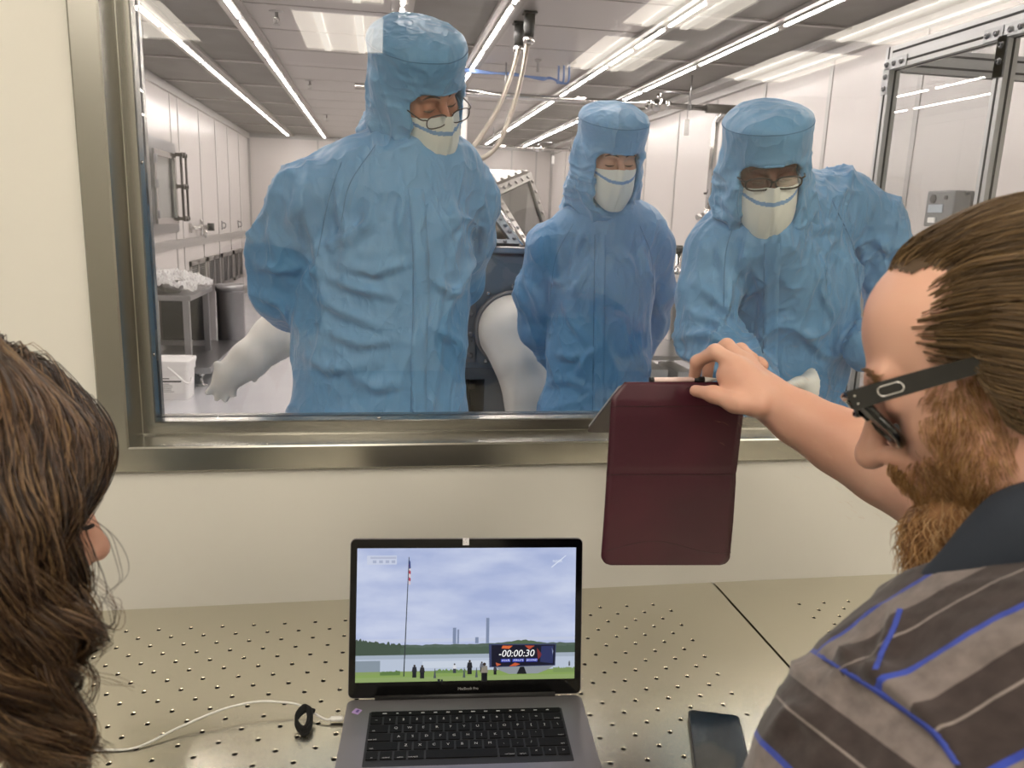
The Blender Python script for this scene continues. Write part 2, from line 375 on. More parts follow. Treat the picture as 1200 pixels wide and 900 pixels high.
for x in (CX0, CX1): b.box((x, CY1 - .02, CZ / 2), (.08, .04, CZ))
b.box2((CX0, CY1 - .03, CZ - .07), (CX1, CY1, CZ))
struct('wall_back', b, [PANEL, SEAM])
b = MB(); b.box2((CX0, CY0, -.1), (CX1, CY1, 0)); struct('floor', b, FLOORC)
# ceiling: grid of filter panels and plain panels between light rows
ROWS = [(-1.59, 1.4), (-.96, .7), (.15, .7), (.82, 1.4), (1.92, .7), (2.62, 1.4)]
b = MB(); b.box2((CX0, CY0, CZ + .012), (CX1, CY1, CZ + .1))
def bays(x0, x1, mi, pitch, y0, gap, barz):
    b.m(mi); y = y0
    while y < CY1 - .1:
        ya, yb = max(y + gap / 2, CY0 + .02), min(y + pitch - gap / 2, CY1 - .03)
        if yb > ya: b.box2((x0, ya, CZ), (x1, yb, CZ + .02))
        y += pitch
    y = y0
    while y < CY1 - .1:
        if y > CY0 + .05: b.m(barz[0]); b.box2((x0, y - barz[1] / 2, CZ - barz[2]), (x1, y + barz[1] / 2, CZ + .015))
        y += pitch
for x0, x1 in ((CX0, -1.68), (-1.50, -1.0), (.22, .75), (1.97, 2.54), (2.72, 3.12)): bays(x0, x1, 1, 1.4, .95, .05, (2, .035, .012))
for x0, x1 in ((-.90, .08), (.90, 1.84)): bays(x0, x1, 3, .75, 1.25, .02, (4, .016, -.006))
b.m(2)
for x, p in ROWS: b.box2((x - .075, CY0, CZ - .022), (x + .075, CY1, CZ + .02))
struct('ceiling', b, [SEAM, CEILD, CEILB, CEILL, DARKG])
NAMES = ['first from the left wall', 'second from the left wall', 'ending above the left worker', 'just left of the hanging conduits', 'second from the right wall', 'nearest the right wall']
for (x, p), nm in zip(ROWS, NAMES):
    t = empty('strip_light', (x, CY0, CZ), 'long glowing LED strip light on cleanroom ceiling, ' + nm, 'strip light')
    b = MB(); b.box2((x - .018, CY0 + .1, CZ - .034), (x + .035, CY1 - .3, CZ - .0225)); b.build('housing', CEILB, t)
    y = .95 if p > 1 else 1.2
    while y < CY1 - .6:
        if y > CY0:
            b = MB(); b.box2((x - .010, y + .06, CZ - .041), (x + .010, min(y + p - .06, CY1 - .35), CZ - .0345)); b.build('lamp_tube', LAMP, t)
        y += p
# ================================================================ perforated steel counter (two plates) and what lies on it
CT = 0.745
PLATE = mat('perforated_plate', 'dedacb', .24, 1.0)
HOLE = mat('drilled_hole_wall', '3a3833', .5, .6)
def plate(name, x0, x1, y0, y1, hx0, hx1, hy0, hy1, label):
    P = .02625; X0, Y0 = -.427, 1.3005
    i0, i1 = math.ceil((hx0 - X0) / P), math.floor((hx1 - X0) / P); j0, j1 = math.ceil((hy0 - Y0) / P), math.floor((hy1 - Y0) / P)
    b = MB(); n = 16; r = .0034; rc = .0042; th = .012
    xs = X0 + (i0 - .5) * P, X0 + (i1 + .5) * P; ys = Y0 + (j0 - .5) * P, Y0 + (j1 + .5) * P
    for i in range(i0, i1 + 1):
        for j in range(j0, j1 + 1):
            cx, cy = X0 + i * P, Y0 + j * P; h = P / 2
            if (i + j) % 2: b.add([(cx - h, cy - h, CT), (cx + h, cy - h, CT), (cx + h, cy + h, CT), (cx - h, cy + h, CT)], [(0, 1, 2, 3)]); continue
            vs = []
            for k in range(n):
                a = 2 * PI * k / n; c, s_ = math.cos(a), math.sin(a); m_ = max(abs(c), abs(s_)); vs.append((cx + h * c / m_, cy + h * s_ / m_, CT))
            for rr, zz in ((rc, CT), (r, CT - .0007), (r, CT - th)): vs += [(cx + rr * math.cos(2 * PI * k / n), cy + rr * math.sin(2 * PI * k / n), zz) for k in range(n)]
            b.m(0); b.add(vs, [(q * n + k, q * n + (k + 1) % n, (q + 1) * n + (k + 1) % n, (q + 1) * n + k) for q in (0, 1) for k in range(n)])
            b.m(1); b.add(vs, [(q * n + k, q * n + (k + 1) % n, (q + 1) * n + (k + 1) % n, (q + 1) * n + k) for q in (2,) for k in range(n)]); b.m(0)
    X = [x0, xs[0], xs[1], x1]; Y = [y0, ys[0], ys[1], y1]
    for a in range(3):
        for c in range(3):
            if a == 1 and c == 1: continue
            b.add([(X[a], Y[c], CT), (X[a + 1], Y[c], CT), (X[a + 1], Y[c + 1], CT), (X[a], Y[c + 1], CT)], [(0, 1, 2, 3)])
    e = .0
    b.add([(x0, y0, CT), (x1, y0, CT), (x1, y1, CT), (x0, y1, CT), (x0, y0, CT - th), (x1, y0, CT - th), (x1, y1, CT - th), (x0, y1, CT - th)], [(0, 1, 5, 4), (1, 2, 6, 5), (2, 3, 7, 6), (3, 0, 4, 7)])
    b.m(1); b.add([(x0, y0, CT - th - .03), (x1, y0, CT - th - .03), (x1, y1, CT - th - .03), (x0, y1, CT - th - .03)], [(0, 1, 2, 3)])
    t = empty(name, ((x0 + x1) / 2, (y0 + y1) / 2, 0), label, 'counter')
    b.build('perforated_top', [PLATE, HOLE], t, fixn=False)
    for xx in (x0 + .04, x1 - .04):
        for yy in (y0 + .05, y1 - .05):
            bb = MB(); bb.box((xx, yy, (CT - .05) / 2), (.05, .05, CT - .05)); bb.build('leg', STEEL, t)
    for ya, yb in ((y0 + .01, y0 + .04), (y1 - .04, y1 - .01)): b = MB(); b.box2((x0 + .01, ya, CT - .075), (x1 - .01, yb, CT - .0421)); b.build('support_rail', STEEL, t)
plate('steel_counter', -1.55, .6715, .36, 1.3785, -1.45, .545, .42, 1.31, 'perforated stainless steel counter plate carrying the laptop and phone')
plate('steel_counter', .6765, 2.4, .36, 1.3785, .80, 2.3, .42, 1.29, 'perforated stainless steel counter plate right of the dark seam')
# ---------------------------------------------------------------- laptop
SPACE = mat('laptop_grey_metal', '8b888c', .42, .75)
KEYB = mat('key_black', '0b0b0d', .6, spec=.25)
LEGEND = mat('key_legend', 'd8d8d8', .5)
BEZEL = mat('bezel_glass', '040405', .1, spec=.3)
PL = Vector((-.0445, 1.044, 0)); PR = Vector((.3005, 1.0175, 0))
ux = (PR - PL).normalized(); uy = Vector((-ux.y, ux.x, 0)); LM = Matrix((ux, uy, (0, 0, 1))).transposed()   # laptop axes
hc = (PL + PR) / 2; LW, LD, LT = .349, .241, .0095
def LB(x, y, z): return hc + LM @ Vector((x, y, 0)) + Vector((0, 0, CT + z))
lap = empty('laptop', LB(0, -LD / 2, 0), 'open grey laptop showing a countdown video over a lake', 'laptop')
b = MB(); b.prism([(x, y - LD / 2 + .004) for x, y in rrect(LW, LD, .011)], .0012, LT, LB)
b.m(1); b.prism([(x, y - .0285 - .056) for x, y in rrect(.280, .115, .002)], LT, LT + .0002, LB); b.m(0)
b.prism([(x, y - .0195) for x, y in rrect(.02, .003, .001)], LT, LT + .0001, LB)
base = b.build('base', [SPACE, mat('key_well', '1b1b1e', .5)], lap)
b = MB(); b.prism([(x, y - .190) for x, y in rrect(.158, .092, .004)], LT, LT + .0004, LB); b.build('trackpad', mat('trackpad_grey', '858286', .3, .75), lap)
for sx in (-1, 1):
    for sy in (-.02, -.22): b = MB(); b.lathe(LB(sx * .15, sy, 0), [(.008, .0001), (.007, .0014)], 12); b.build('rubber_foot', BLACKP, lap)
KP, KG, KY0 = .0188, .0026, -.0355
KR = [[('~', 1)] + [(c, 1) for c in '1234567890-='] + [('delete', 1.5)],
      [('tab', 1.5)] + [(c, 1) for c in 'QWERTYUIOP[]'] + [('\\', 1)],
      [('caps lock', 1.75)] + [(c, 1) for c in "ASDFGHJKL;'"] + [('return', 1.75)],
      [('shift', 2.3)] + [(c, 1) for c in 'ZXCVBNM,./'] + [('shift', 2.2)],
      [('fn', 1), ('control', 1), ('option', 1), ('command', 1.25), ('', 5.25), ('command', 1.25), ('option', 1), ('<', 1), ('^', 1), ('>', 1)]]
TXT = {}
def legend(ch, size):
    if (ch, size) not in TXT: TXT[(ch, size)] = text_mesh(ch, size)
    return TXT[(ch, size)]
b = MB()
b.prism([(x, y + KY0 + .0035) for x, y in rrect(.274, .0098, .001)], LT + .0002, LT + .0011, LB); b.m(1)
for i, w_ in enumerate((.006, .003, .003, .005, .005, .005, .005, .006, .005, .005, .003, .005, .005, .004)):
    xx = -.118 + i * .0182
    b.box(LB(xx, KY0 + .0035, LT + .0012), (w_, .0018, .00015), LM)
b.build('touch_strip', [mat('touch_strip_black', '060607', .5, spec=.2), LEGEND], lap)
for r, row in enumerate(KR):
    tot = sum(k[1] for k in row); unit = .2765 / tot; x = -.13825; yc = KY0 - .0118 - r * KP * .985
    for ch, w_ in row:
        kw = w_ * unit; cx = x + kw / 2; x += kw; b = MB()
        b.prism([(px + cx, py + yc) for px, py in rrect(kw - KG, KP - KG - .0006, .0013, 3)], LT + .0002, LT + .0014, LB)
        if ch:
            b.m(1); sz = .0062 if len(ch) == 1 else .0032; vs, fs = legend(ch, sz)
            off = (0, .0005) if len(ch) == 1 else ((-kw / 2 + .0075 if x < 0 else kw / 2 - .0085) if w_ > 1.2 else 0, -.0045)
            b.add([LB(cx + v.x + off[0], yc + v.y + off[1], LT + .0015) for v in vs], fs)
        b.build('key', [KEYB, LEGEND], lap, fixn=False)
# lid: tilted back 13 degrees about the hinge
TA = math.radians(12.8); LH = .236
def LL(x, h, d):          # x across, h up the lid from the hinge, d out of the front face (towards the viewer)
    y = .004 + math.sin(TA) * h - math.cos(TA) * d; z = .0115 + math.cos(TA) * h + math.sin(TA) * d
    return LB(x, y, z)
b = MB(); b.prism([(x, y + LH / 2) for x, y in rrect(LW, LH, .008)], -.0052, 0, LL)
b.build('lid', SPACE, lap)
b = MB(); b.prism([(x, y + LH / 2) for x, y in rrect(LW - .0016, LH - .0016, .0075)], .0, .0004, LL)
vs, fs = text_mesh('MacBook Pro', .0056); b.m(1); b.add([LL(v.x + .003, v.y + .0115, .0006) for v in vs], fs)
bez_o = b.build('screen_bezel', [BEZEL, mat('bezel_lettering', 'a8a8a8', .5)], lap, fixn=False)
b = MB(); b.tube([LL(-.135, 0, -.002), LL(.135, 0, -.002)], .0048, 14); b.build('hinge', BLACKP, lap)
b = MB(); b.prism([(x - .0035, y + LH - .0045) for x, y in rrect(.0095, .0105, .0004)], .0004, .0007, LL)
b.m(1)
for i in range(12):
    ru, rv = random.uniform(-.0038, .0038), random.uniform(-.0042, .0042); b.prism([(x - .0035 + ru, y + LH - .0045 + rv) for x, y in rrect(.0010, .0007, .0002)], .0007, .00075, LL)
tag(b.build('camera_cover_sticker', [mat('foil_sticker', 'ececee', .5), mat('foil_dots', '77787c', .5)], lap), 'small silver patterned sticker over the camera')
b = MB()
M2 = Matrix.Rotation(math.radians(-28), 3, 'Z')
b.prism([tuple((M2 @ Vector((x, y, 0)))[:2]) for x, y in rrect(.011, .0115, .0006)], LT, LT + .0003, lambda u, v, w: LB(u - .1585, v - .024, w)); b.m(1)
b.prism([tuple((M2 @ Vector((x, y, 0)))[:2]) for x, y in rrect(.004, .006, .001)], LT + .0003, LT + .0004, lambda u, v, w: LB(u - .1575, v - .0235, w))
tag(b.build('sticker', [mat('purple_sticker', 'b59ad0', .4), mat('sticker_mark', '6b4f9a', .4)], lap), 'small purple and white sticker on the palm rest corner')
# screen picture: the video on the display, laid out in millimetres on the lid
SW, SH, SB = .3285, .1985, .0235; CO = .0006
def EM(name, c, s_=1.0): return mat('screen_' + name, '000000', .35, emit=c, es=s_, spec=.2)
SCOL = {}
def sc(c):
    if c not in SCOL: SCOL[c] = EM(c, c, .95)
    return SCOL[c]
SCR = MB(); SM = []
def smi(c):
    m_ = sc(c)
    if m_ not in SM: SM.append(m_)
    return SM.index(m_)
lay = [0]
def spoly(c, pts, L):
    """pts in screen fractions (0..1, 0..1 from bottom left)"""
    SCR.m(smi(c) if isinstance(c, str) else c); SCR.add([LL((u - .5) * SW, SB + v * SH, CO + L * .00004) for u, v in pts], [tuple(range(len(pts)))])
def srect(c, u0, v0, u1, v1, L): spoly(c, [(u0, v0), (u1, v0), (u1, v1), (u0, v1)], L)
def fx(x): return (x - 122) / 975.0          # pixel of the 1200-wide close crop -> fraction
def fy(y): return (695 - y) / 568.0
SKY = bpy.data.materials.new('screen_sky'); SKY.use_nodes = True
nt = SKY.node_tree; pb = nt.nodes['Principled BSDF']; pb.inputs['Base Color'].default_value = (0, 0, 0, 1); pb.inputs['Emission Strength'].default_value = .95
tcn = nt.nodes.new('ShaderNodeTexCoord'); mpn = nt.nodes.new('ShaderNodeMapping'); mpn.inputs['Scale'].default_value = (8, 8, 26)
nn = nt.nodes.new('ShaderNodeTexNoise'); nn.inputs['Scale'].default_value = 1.2; nn.inputs['Detail'].default_value = 5
rp = nt.nodes.new('ShaderNodeValToRGB'); rp.color_ramp.elements[0].position = .35; rp.color_ramp.elements[0].color = lin('a3b1d8'); rp.color_ramp.elements[1].position = .68; rp.color_ramp.elements[1].color = lin('c6cfe8')
for a_, b_ in ((tcn.outputs['Object'], mpn.inputs[0]), (mpn.outputs[0], nn.inputs['Vector']), (nn.outputs[0], rp.inputs[0]), (rp.outputs[0], pb.inputs['Emission Color'])): nt.links.new(a_, b_)
SM.append(SKY)
spoly(0, [(0, .15), (1, .15), (1, 1), (0, 1)], 0)
srect('c3cbe2', 0, .295, 1, .32, .3); 
def strip_top(c, u0, u1, base, amp, low, L, seed, n=70, f=9):
    r = random.Random(seed); ph = [r.uniform(0, 6) for _ in range(4)]; pts = [(u0, low), (u1, low)]
    top = [(u0 + (u1 - u0) * k / n, base(u0 + (u1 - u0) * k / n) + amp * (.5 * math.sin(f * k / n * 6 + ph[0]) + .3 * math.sin(f * k / n * 17 + ph[1]) + r.uniform(-.6, .6))) for k in range(n + 1)]
    spoly(c, pts + top[::-1], L)
strip_top('56665d', 0, 1, lambda u: .275 + .012 * math.exp(-((u - .74) / .12) ** 2), .004, .19, 1, 3)
strip_top('465549', 0, .22, lambda u: .32 - .22 * u, .014, .19, 1.4, 5, 40)
strip_top('4c5e51', .2, 1, lambda u: .255, .006, .195, 1.5, 6)
strip_top('55684f', .6, .9, lambda u: .30 - .9 * (u - .76) ** 2 * 4, .004, .2, 1.2, 9, 40)
srect('b9c4d6', 0, .075, 1, .195, 2); srect('a4b0c0', 0, .17, 1, .2, 2.1); srect('8794a0', 0, .075, .11, .16, 2.2); srect('c9d2e0', .3, .1, .6, .15, 2.2)
strip_top('86a05a', 0, 1, lambda u: .055 + .03 * u if u < .2 else .065, .004, 0, 3, 12); srect('8ea368', 0, 0, 1, .035, 3.3); srect('879c62', 0, .03, 1, .078, 2.6)
strip_top('5d7a45', .11, .2, lambda u: .08, .01, .05, 3.5, 13, 20); strip_top('6d8a50', .36, .5, lambda u: .085, .01, .06, 3.5, 14, 20); strip_top('7c945a', .9, 1, lambda u: .085, .01, .05, 3.5, 15, 20)
for x0, x1, y0 in ((547, 562, 468), (567, 575, 476), (695, 709, 428), (647, 662, 510)): srect('7f8ca8', fx(x0), .28, fx(x1), fy(y0), 2.5)
spoly('30363c', [(fx(331), fy(672)), (fx(336), fy(672)), (fx(350), fy(165)), (fx(347), fy(165))], 4)
for k in range(6): spoly('b04050' if k % 2 == 0 else 'd8c8cc', [(fx(349), fy(190 + k * 15)), (fx(358 - abs(k - 3)), fy(195 + k * 15)), (fx(357), fy(208 + k * 15)), (fx(348), fy(205 + k * 15))], 4.2)
spoly('3a4a80', [(fx(349), fy(175)), (fx(355), fy(185)), (fx(357), fy(212)), (fx(349), fy(215))], 4.3)
def fig(x, yb, h, c1, c2):
    w = h * .16; spoly(c2, [(fx(x - w), fy(yb)), (fx(x + w), fy(yb)), (fx(x + w), fy(yb - h * .5)), (fx(x - w), fy(yb - h * .5))], 5)
    spoly(c1, [(fx(x - w * 1.3), fy(yb - h * .45)), (fx(x + w * 1.3), fy(yb - h * .45)), (fx(x + w * .9), fy(yb - h * .82)), (fx(x - w * .9), fy(yb - h * .82))], 5.1)
    spoly('3a302c', [(fx(x + h * .09 * math.cos(a)), fy(yb - h * .9 + h * .09 * math.sin(a))) for a in [k * PI / 4 for k in range(8)]], 5.2)
for a in ((380, 678, 56, '2a2c34', '22242a'), (414, 682, 58, '2c2c30', '1e2026'), (557, 662, 42, 'd8dae0', '3a3e48'), (624, 668, 62, '24262c', '1c1e24'), (678, 660, 46, '6a6e78', '2a2a30'), (690, 700, 82, '8a8478', '14161a'), (738, 672, 40, '3a3c44', '1a1a20'), (1073, 640, 22, '5a6068', '4a4e54')): fig(*a)
for x in (470, 600, 655): spoly('50585c', [(fx(x - 6), fy(682)), (fx(x + 6), fy(682)), (fx(x + 1), fy(640)), (fx(x - 1), fy(640))], 5)
# countdown board
spoly('8f959c', [(fx(735), fy(637)), (fx(1005), fy(637)), (fx(970), fy(655)), (fx(930), fy(670)), (fx(800), fy(670)), (fx(762), fy(655))], 6)
spoly('1a1c22', [(fx(835), fy(671)), (fx(880), fy(671)), (fx(868), fy(640)), (fx(850), fy(640))], 6.3)
spoly('3c4468', [(fx(708), fy(540)), (fx(1012), fy(543)), (fx(1009), fy(637)), (fx(712), fy(640))], 6.5)
spoly('17182a', [(fx(720), fy(545)), (fx(1008), fy(547)), (fx(1005), fy(634)), (fx(722), fy(637))], 7)
for c, p in (('d86a3c', [(770, 548), (815, 549), (800, 562), (765, 560)]), ('c85a34', [(850, 628), (830, 636), (800, 637), (826, 622)]), ('b85038', [(870, 549), (915, 550), (890, 566)]), ('7a3030', [(925, 560), (950, 590), (930, 610)]), ('2c3460', [(945, 552), (1000, 552), (998, 628), (940, 620)]), ('8a94b0', [(992, 560), (1000, 575), (990, 608), (996, 590)]), ('c06040', [(740, 620), (765, 628), (745, 636)])): spoly(c, [(fx(x), fy(y)) for x, y in p], 7.3)
for x0, x1 in ((763, 806), (815, 868), (876, 928)): srect('2c3cae', fx(x0), fy(619), fx(x1), fy(605), 7.6)
def stext(s_, x, y, size, c, L, shear=.18):
    vs, fs = text_mesh(s_, size); SCR.m(smi(c)); SCR.add([LL((fx(x) - .5) * SW + v.x + shear * v.y, SB + fy(y) * SH + v.y, CO + L * .00004) for v in vs], fs)
stext('-00:00:30', 834, 583, .0145, 'ffffff', 8)
for s_, x in (('HOUR', 785), ('MINUTE', 842), ('SECOND', 902)): stext(s_, x, 612, .0042, 'e8ecff', 8.2, 0)
stext('NASA', 1013, 186, .0058, 'e4eaf6', 8, 0)
spoly('dfe6f6', [(fx(985), fy(210)), (fx(1050), fy(160)), (fx(1052), fy(163)), (fx(987), fy(214))], 8)
srect('c9d0e4', fx(165), fy(196), fx(295), fy(158), 3); srect('b3bad2', fx(180), fy(172), fx(292), fy(163), 3.4)
for x in (190, 218, 246, 272): srect('a9b2cc', fx(x), fy(190), fx(x + 16), fy(178), 3.5)
srect('202428', fx(482), fy(699), fx(494), fy(686), 6); srect('202428', fx(497), fy(699), fx(506), fy(688), 6)
dsp = SCR.build('display', SM, lap, fixn=False)
# ---------------------------------------------------------------- charging cable with strap
CABLE = mat('white_cable', 'efeee8', .4)
pts = [atZ(x, y, CT + .0022) for x, y in ((-40, 893), (20, 886), (60, 880), (115, 879), (160, 876), (210, 857), (260, 842), (300, 834), (330, 833), (352, 834))]
pts[5].z += .006; pts[6].z += .014; pts[7].z += .016; pts[8].z += .014; pts[9].z += .01
plug = LB(-LW / 2 - .003, -.034, .0055)
b = MB(); b.smooth = True; b.tube(bez(pts + [LB(-LW / 2 - .03, -.0335, .006), LB(-LW / 2 - .019, -.034, .0055)], 90), .0017, 10)
cab = b.build('charging_cable', CABLE); tag(cab, 'thin white charging cable running from the laptop across the perforated counter', 'cable')
b = MB(); b.box(LB(-LW / 2 - .0115, -.034, .0055), (.019, .0085, .0055), LM, bev=.0024); b.build('plug', WHITEP, cab)
sc0 = atZ(356, 845, CT + .012)
b = MB(); b.smooth = True
for k, (rr, ry, dz) in enumerate(((.0105, .017, 0), (.0085, .015, .003))):
    q = [sc0 + Vector((rr * math.cos(a) - .002 * k, .004 * math.sin(2 * a) + ry * math.sin(a) * .8, dz + .008 * math.sin(a) + .001)) for a in [i * 2 * PI / 40 for i in range(41)]]
    for off in (-.0028, 0, .0028): b.tube([p + Vector((0, off * .5, off)) for p in q], .0022, 8, cap=False)
b.tube([sc0 + Vector((-.01, .012, .004)), sc0 + Vector((.004, .016, .008)), sc0 + Vector((.013, .018, .002))], .0035, 8)
tag(b.build('cable_strap', mat('black_strap', '0c0c0d', .85)), 'black hook and loop strap coiled around the white cable', 'strap')
# ---------------------------------------------------------------- phone lying on the counter
p0, p1, p2 = atZ(806, 831, CT + .008), atZ(873, 839, CT + .008), atZ(877, 900, CT + .008)
ph_x = (p1 - p0).normalized(); ph_x.z = 0; ph_x.normalize(); ph_y = Vector((ph_x.y, -ph_x.x, 0)); PW = .0745; PH = .150
def PB(u, v, w): return p0 + ph_x * (PW / 2) + ph_y * (PH / 2) + ph_x * u + ph_y * v + Vector((0, 0, w - .0080))
ph = empty('smartphone', PB(0, 0, 0), 'dark smartphone lying face up beside the striped shirt sleeve', 'phone')
b = MB(); b.prism(rrect(PW, PH, .009), .0004, .0078, PB); b.build('case', mat('phone_case', '3a3b3e', .4, .3), ph)
b = MB(); b.prism(rrect(PW - .004, PH - .004, .008), .0078, .0084, PB); b.build('screen', mat('phone_screen', '060608', .05, coat=.6), ph)
b = MB(); b.prism([(u + PW / 2 + .0003, v - .03) for u, v in rrect(.0012, .014, .0005)], .003, .0055, PB); b.build('side_button', STEELD, ph)
# ================================================================ things in the clean room
def bar(mb, p, q, w, t, up=(0, 0, 1), bev=0.0):
    p = Vector(p); q = Vector(q); d = q - p; z = d.normalized(); x = Vector(up).cross(z)
    if x.length < 1e-4: x = Vector((1, 0, 0)).cross(z)
    x.normalize(); y = z.cross(x); M = Matrix((x, y, z)).transposed(); return mb.box((p + q) / 2, (w, t, d.length), M, bev=bev)
def bolt(mb, p, n=(0, -1, 0), r=.009, h=.007): return mb.lathe(p, [(r * 1.25, 0), (r * 1.25, h * .3), (r, h * .35), (r, h * .8), (r * .6, h)], 10, n)
GBLUE = mat('glovebox_steel', '737d88', .42, .35, var=(3, '7d8791', (1, 1, 1)))
GGREY = mat('glovebox_flange', '7f8084', .4, .5)
RUB = mat('glove_rubber', 'efede8', .5, var=(6, 'e6e3dc'))
MESHS = mat('louver_steel', '9d9a97', .35, .8)
WATERP = glass_mat('plastic_wrap', (.97, .97, .97), .12, .08)
# ---- sprinklers
for px, py, lab in ((324, 19, 'nearest the window'), (363, 98, 'second from the window'), (383, 137, 'third from the window'), (497, 136, 'beside the tall worker')):
    if lab[0] == 'b': continue
    p = atZ(px, py, CZ - .03); t = empty('fire_sprinkler', (p.x, p.y, CZ + .006), 'small grey fire sprinkler on the light ceiling panels, ' + lab, 'sprinkler')
    b = MB(); b.lathe((p.x, p.y, CZ - .006), [(.055, .012), (.05, .004), (.02, .0)], 20); b.build('escutcheon', SEAM, t)
    b = MB(); b.lathe((p.x, p.y, CZ - .08), [(.012, .075), (.012, .045), (.02, .04), (.004, .03), (.004, .0), (.026, -.002), (.026, -.006)], 14)
    for s_ in (-1, 1): b.tube([(p.x + s_ * .016, p.y, CZ - .04), (p.x + s_ * .02, p.y, CZ - .06), (p.x + s_ * .004, p.y, CZ - .08)], .003, 6)
    b.build('sprinkler_head', SEAM, t)
# ---- pass-through window on the left wall
t = empty('pass_through_window', (CX0, 9.17, 1.16), 'steel framed pass-through window with long black latches on left cleanroom wall', 'pass-through window')
y0, y1, z0, z1 = 8.62, 9.70, 1.17, 2.15; x = CX0
b = MB()
for a, c in (((x, y0, z0), (x + .05, y0 + .11, z1)), ((x, y1 - .11, z0), (x + .05, y1, z1)), ((x, y0 + .11, z1 - .13), (x + .05, y1 - .11, z1)), ((x, y0 + .11, z0), (x + .05, y1 - .11, z0 + .11))): b.box2(a, c)
b.build('outer_frame', STEELD, t)
b = MB()
for a, c in (((x + .05, y0 + .1, z0 + .1), (x + .075, y0 + .16, z1 - .12)), ((x + .05, y1 - .16, z0 + .1), (x + .075, y1 - .1, z1 - .12)), ((x + .05, y0 + .16, z1 - .18), (x + .075, y1 - .16, z1 - .12)), ((x + .05, y0 + .16, z0 + .1), (x + .075, y1 - .16, z0 + .16))): b.box2(a, c)
dr = b.build('hatch_door', CHROME, t)
b = MB(); b.box2((x + .055, y0 + .16, z0 + .16), (x + .062, y1 - .16, z1 - .18)); b.build('pane', PLEXI, dr)
b = MB(); b.box2((x + .001, y0 + .11, z0 + .11), (x + .004, y1 - .11, z1 - .13)); b.build('back_panel', mat('hatch_interior', 'b9b7b3', .4), t)
for zz in (z0 + .2, 1.68, z1 - .22):
    b = MB(); b.box((x + .085, y0 + .1, zz), (.03, .05, .09), bev=.006); b.build('hinge', STEELD, t)
LATCH = mat('latch_dark', '4a4644', .35, .7)
for dy in (-.06, .16):
    b = MB(); b.tube([(x + .12, y1 + dy, 1.30), (x + .12, y1 + dy, 2.05)], .014, 8)
    for zz in (1.32, 1.68, 2.03): b.box((x + .1, y1 + dy, zz), (.08, .03, .04))
    if dy > 0:
        for zz in (1.32, 1.68, 2.03): b.box((x + .11, y1 + .05, zz), (.025, .24, .025)); b.cyl((x + .12, y1 + .05, zz - .03), .03, .06, 12)
    b.build('latch_bar', LATCH, t)
# ---- gas valve on the left wall
t = empty('gas_valve', (CX0, 10.8, 1.2), 'chrome gas valve manifold with black knob on the left cleanroom wall', 'valve')
b = MB(); b.tube([(x + .06, 10.35, 1.2), (x + .06, 11.4, 1.2)], .018, 10); b.tube([(x, 10.4, 1.2), (x + .06, 10.4, 1.2)], .02, 10); b.tube([(x + .06, 10.8, 1.1), (x + .06, 10.8, 1.3)], .02, 10)
b.tube([(x + .06, 11.05, 1.06), (x + .06, 11.05, 1.2)], .016, 10); b.box((x + .06, 10.8, 1.2), (.06, .12, .07), bev=.01); b.box((x + .06, 11.1, 1.2), (.05, .1, .06), bev=.01); b.box((x + .01, 10.42, 1.2), (.02, .1, .12)); b.tube([(x, 11.1, 1.2), (x + .06, 11.1, 1.2)], .02, 10)
b.build('valve_body', CHROME, t)
b = MB(); b.cyl((x + .09, 11.25, 1.15), .045, .1, 12); b.tube([(x + .06, 11.25, 1.2), (x + .09, 11.25, 1.2)], .02, 8); b.build('knob', BLACKP, t)
for y, lab in ((12.5, 'nearer'), (13.9, 'farther')):
    t = empty('wall_hook', (CX0, y, 1.2), 'small steel loop handle on white cleanroom wall panel, the %s of two' % lab, 'wall handle')
    b = MB(); b.box((x + .006, y, 1.2), (.012, .07, .13), bev=.003); b.build('plate', STEELD, t)
    b = MB(); b.tube(bez([(x + .01, y, 1.24), (x + .05, y, 1.23), (x + .05, y, 1.17), (x + .01, y, 1.16)], 12), .008, 8); b.build('loop', STEELD, t)
# ---- louvre vents
VN = ['nearest the steel table', 'second from the steel table', 'third from the steel table', 'farthest from the steel table']
for (ya, yb), lab in zip(((10.3, 11.2), (11.32, 12.18), (12.32, 13.22), (13.3, 14.12)), VN):
    t = empty('wall_vent', (CX0, (ya + yb) / 2, .3), 'grey louvred air return grille low on left cleanroom wall, ' + lab, 'vent')
    b = MB(); z0, z1 = .31, .79
    for a, c in (((x, ya, z0), (x + .02, yb, z0 + .05)), ((x, ya, z1 - .06), (x + .02, yb, z1)), ((x, ya, z0), (x + .02, ya + .07, z1)), ((x, yb - .07, z0), (x + .02, yb, z1)), ((x, (ya + yb) / 2 - .035, z0), (x + .02, (ya + yb) / 2 + .035, z1))): b.box2(a, c)
    b.build('frame', MESHS, t)
    b = MB(); b.box2((x + .001, ya + .05, z0 + .03), (x + .003, yb - .05, z1 - .04)); b.build('dark_backing', DARKG, t)
    b = MB(); R = Matrix.Rotation(.6, 3, 'Y')
    for h_ in range(2):
        c0, c1 = (ya + .07, (ya + yb) / 2 - .035) if h_ == 0 else ((ya + yb) / 2 + .035, yb - .07)
        for k in range(15): b.box((x + .011, (c0 + c1) / 2, z0 + .065 + k * .0255), (.002, c1 - c0, .016), R)
    b.build('slats', MESHS, t)
